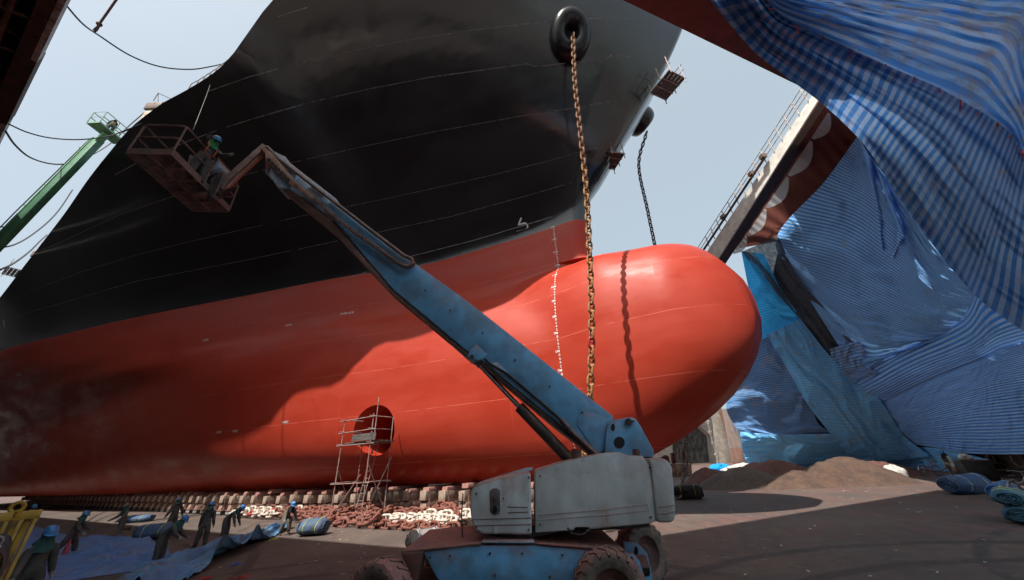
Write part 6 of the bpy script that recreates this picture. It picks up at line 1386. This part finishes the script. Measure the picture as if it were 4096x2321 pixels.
# coils of mooring rope hanging on the old hull
M_hemp = worn('hemp_rope', (.17, .125, .08), (.09, .065, .045), 8, rough=.9, bump=.5, bscale=60)
for k, (px, py, r, lab) in enumerate(((3985, 1868, .35, 'thick brown rope coil heaped over the edge behind the black bin'), (4068, 1840, .3, 'knotted hank of rope hanging at the right picture edge'), (3965, 1835, .2, 'looped rope hanging straight above the thick brown coil'))):
    c = drape(px, py, .55); c = c if k else c
    b = MB(); nn = (CAM-c).normalized(); X = nn.cross(V((0, 0, 1))).normalized(); Y = X.cross(nn)
    for j in range(7 if k == 0 else 5):
        q = r*(1+.12*nz(j*2.1, k)); b.tube([c+nn*(.05+.045*j*.6)+X*q*math.cos(a)*(1.5 if k == 0 else .55)+Y*q*(.55 if k == 0 else 1.2)*math.sin(a)+V((0, 0, .05*nz(j*3, a))) for a in [i*2*PI/24 for i in range(24)]], .038, 6, closed=True)
    tag(b.build('rope_coil', M_hemp, smooth=True), lab, 'rope')

# ------------------------------------------------------------------ bicycles
M_frm_r = worn('frame_red', (.38, .06, .04), (.25, .05, .03), 6, rough=.4, bump=0)
M_frm_g = worn('frame_silver', (.25, .26, .28), (.12, .1, .1), 6, rough=.35, bump=0)
M_bt = worn('bike_tyre', (.03, .028, .027), (.09, .07, .05), 5, rough=.8, bump=0)
M_sp = worn('spoke', (.3, .3, .3), rough=.4, metal=.6, bump=0)
M_mud = worn('mudguard', (.42, .42, .41), (.25, .22, .2), 5, rough=.4, bump=0)
def bicycle(label, pos, yaw, frm, basket, lean=0):
    r = thing('bicycle', label, 'bicycle', pos, yaw); r.rotation_euler = (R(lean), 0, yaw)
    def P_(name, mb, m, par=r): o = bpy.data.objects.new(name, mb.mesh(name, m, smooth=True, angle=50)); COL.objects.link(o); o.parent = par; return o
    Rw = .33; xr, xf = -.52, .52
    for x in (xr, xf):
        b = MB(); b.tube([V((x+Rw*math.cos(a), 0, Rw+Rw*math.sin(a)-.0)) for a in [i*2*PI/36 for i in range(36)]], .02, 8, closed=True); w = P_('wheel', b, M_bt)
        b = MB(); b.tube([V((x+(Rw-.025)*math.cos(a), 0, Rw+(Rw-.025)*math.sin(a))) for a in [i*2*PI/36 for i in range(36)]], .009, 5, closed=True); P_('rim', b, M_sp, w)
        b = MB()
        for i in range(18): a = i*2*PI/18; b.tube([V((x, .02*(-1)**i, Rw)), V((x+(Rw-.03)*math.cos(a), 0, Rw+(Rw-.03)*math.sin(a)))], .0025, 4)
        b.cyl((x, -.05, Rw), (x, .05, Rw), .025, 8); P_('spokes', b, M_sp, w)
        b = MB(); arc = [R(a) for a in range(20 if x > 0 else 10, 171, 12)]
        b.add([V((x+(Rw+.045)*math.cos(a), y, Rw+(Rw+.045)*math.sin(a))) for a in arc for y in (-.028, .028)], [(2*i, 2*i+1, 2*i+3, 2*i+2) for i in range(len(arc)-1)]); P_('mudguard', b, M_mud)
    bb, st, hd, hl = V((-.08, 0, .28)), V((-.24, 0, .74)), V((.36, 0, .86)), V((.39, 0, .72))
    b = MB(); b.cyl(bb, st, .018, 8); b.cyl(bb, hl, .022, 8); b.tube([st.lerp(bb, .25), V((.1, 0, .62)), hd-V((0, 0, .06))], .016, 8); b.cyl(hl, hd, .022, 8)
    for y in (-.06, .06): b.tube([bb+V((0, y*.5, 0)), V((xr, y, Rw))], .011, 6); b.tube([st+V((0, y*.3, -.05)), V((xr, y, Rw))], .010, 6); b.tube([hl+V((0, y*.5, -.03)), V((.44, y, .6)), V((xf, y, Rw))], .012, 6)
    P_('frame', b, frm)
    b = MB(); b.cyl(st, st+V((-.035, 0, .12)), .013, 8); b.ball(st+V((-.06, 0, .14)), (.14, .075, .04), 14, 8); P_('saddle', b, M_black)
    b = MB(); b.cyl(hd, hd+V((-.02, 0, .12)), .012, 8); hb2 = hd+V((-.02, 0, .12)); b.tube([hb2+V((-.18, -.29, .02)), hb2+V((-.03, -.2, .04)), hb2, hb2+V((-.03, .2, .04)), hb2+V((-.18, .29, .02))], .012, 8); P_('handlebar', b, M_sp)
    b = MB(); b.tube([bb+V((.10*math.cos(a), -.05, .10*math.sin(a))) for a in [i*2*PI/20 for i in range(20)]], .008, 5, closed=True); b.beam(bb+V((0, -.06, 0)), bb+V((.1, -.06, -.13)), .02, .015); b.beam(bb+V((0, .06, 0)), bb+V((-.1, .06, .13)), .02, .015); b.box(bb+V((.1, -.11, -.14)), (.09, .08, .025)); b.box(bb+V((-.1, .11, .14)), (.09, .08, .025)); P_('crank', b, M_frm_r if frm is M_frm_r else M_sp)
    b = MB(); b.box((xr, 0, .74), (.36, .13, .012))
    for y in (-.06, .06): b.tube([V((xr-.12, y, .74)), V((xr, y, Rw))], .006, 5)
    P_('rack', b, M_sp)
    if basket:
        b = MB()
        for z, s_ in ((.78, .8), (.88, .92), (.98, 1.0)): b.tube([V((.60+.15*s_*x, .17*s_*y, z)) for x, y in ((-1, -1), (1, -1), (1, 1), (-1, 1))], .005, 4, closed=True)
        for i in range(-3, 4):
            for sx in (-1, 1): b.tube([V((.6+sx*.12, .045*i, .78)), V((.6+sx*.15, .056*i, .98))], .004, 4)
            b.tube([V((.6+.04*i, -.136, .78)), V((.6+.05*i, -.17, .98))], .004, 4); b.tube([V((.6+.04*i, .136, .78)), V((.6+.05*i, .17, .98))], .004, 4); b.tube([V((.48, .045*i, .78)), V((.72, .045*i, .78))], .004, 4)
        P_('basket', b, M_dkst)
    b = MB(); b.tube([bb+V((-.05, -.03, -.03)), V((-.22, -.22, .02))], .010, 5); P_('kickstand', b, M_sp)
    return r
pb = at_z(3735, 1906, 0); bicycle('red bicycle with wire basket leaning before the pale striped tarpaulin', pb, R(8), M_frm_r, True, -4)
pb = at_z(3868, 1922, 0); bicycle('silver bicycle parked between the walking person and the black bin', pb, R(-62), M_frm_g, False, 3)
pb = at_z(4122, 2002, 0); bicycle('bicycle cut off by the right edge, pale mudguard over its wheel', pb, R(12), M_frm_g, False, 3)

# ------------------------------------------------------------------ yellow rack with coiled hoses, lower left
M_yel = worn('rack_yellow', (.40, .24, .02), (.30, .17, .02), 2, c3=(.12, .06, .03), s3=4, lo3=.55, hi3=.66, rough=.55, bump=.1)
M_hose = worn('hose_brown', (.075, .04, .035), (.05, .03, .03), 4, rough=.6, bump=0)
M_hosek = worn('hose_black', (.02, .02, .02), rough=.5, bump=0)
TR = 4.6
def rk(px, py, dt=0): return at_t(px, py, TR+dt)
rc0 = rk(60, 2321); q_top = rk(150, 2056); q_l = rk(-260, 2090)
_r = ray(150, 2056); X = V((_r.y, -_r.x, 0)).normalized(); X = (X+V((_r.x, _r.y, 0)).normalized()*.12).normalized(); zt_ = q_top.z
rack = thing('hose_rack', 'yellow slatted steel rack hung with coiled hoses at the lower left corner', 'rack', (q_top.x, q_top.y, 0))
YN = V((-X.y, X.x, 0)); 
if YN.dot(FWD) < 0: YN = -YN
def rp(a, z, d=0): return V((q_top.x, q_top.y, 0))-X*a+V((0, 0, z))+YN*d
b = MB(); b.beam(rp(-.03, zt_), rp(1.5, zt_), .06, .1); b.build('top_rail', M_yel, rack, bevel=.006)
b = MB(); b.beam(rp(-.03, .5), rp(1.5, .5), .06, .1); b.build('bottom_rail', M_yel, rack, bevel=.006)
for i in range(13):
    a = .0+i*.115; b = MB(); b.beam(rp(a, .02 if i in (0, 12) else .5, -.002*(i % 2)), rp(a, zt_-.02, -.002*(i % 2)),   .045 if i else .06, .035, X); b.build('slat', M_yel, rack, bevel=.005)
for i in range(5):
    a = .1+i*.3; b = MB(); b.beam(rp(a, .5, .55), rp(a, zt_-.05, .55), .06, .05, X); b.build('slat', M_yel, rack)
b = MB(); b.beam(rp(0, zt_-.05, 0), rp(0, zt_-.05, .55), .06, .08); b.build('side_rail', M_yel, rack)
b = MB(); b.beam(rp(0, .5, 0), rp(0, .5, .55), .06, .08); b.build('side_rail', M_yel, rack)
b = MB(); b.beam(rp(0, .02, .55), rp(0, zt_-.02, .55), .07, .06, X); b.build('corner_post', M_yel, rack)
for a in (.2, .45):
    cc = rp(a, zt_+.10); b = MB(); b.tube([cc+X*.055*math.cos(t)+V((0, 0, .055*math.sin(t))) for t in [i*2*PI/16 for i in range(16)]], .022, 6, closed=True); b.box(cc-V((0, 0, .08)), (.12, .04, .06)); b.build('lifting_eye', M_yel, rack)
b = MB(); b.tube([rp(.25, zt_-.20, -.03), rp(.25, zt_-.18, -.14), rp(.25, zt_-.11, -.15)], .014, 6); b.build('hook', M_yel, rack)
for k, (a, z, r1, r2, m, lab, n) in enumerate(((.27, zt_-.50, .17, .30, M_hose, 'brown hose coil hanging on the front of the yellow rack', 9), (.21, zt_-.55, .13, .36, M_hosek, 'black cable coil hanging behind the brown hose on the yellow rack', 6))):
    b = MB()
    for j in range(n):
        pts = []; jr = 1+.1*nz(j*1.7, k)
        for i in range(28):
            t = i*2*PI/28; pts.append(rp(a+r1*jr*math.cos(t)+.03*nz(j, t), z+r2*jr*math.sin(t)-.05*j*.3, -.07-.018*j+.04*k))
        b.tube(pts, .014, 6, closed=True)
    tag(b.build('hose_coil', m, smooth=True), lab, 'hose')
b = MB(); cc = rp(.25, zt_-.26, -.2); b.tube([cc+X*.05*math.cos(t)+V((0, 0, .06*math.sin(t))) for t in [R(-60+i*20) for i in range(16)]], .012, 6); b.cyl(cc-X*.06-V((0, 0, .055)), cc+X*.06-V((0, 0, .055)), .012, 6)
tag(b.build('shackle', M_sp), 'bright steel shackle hanging from the hook of the yellow rack', 'shackle')
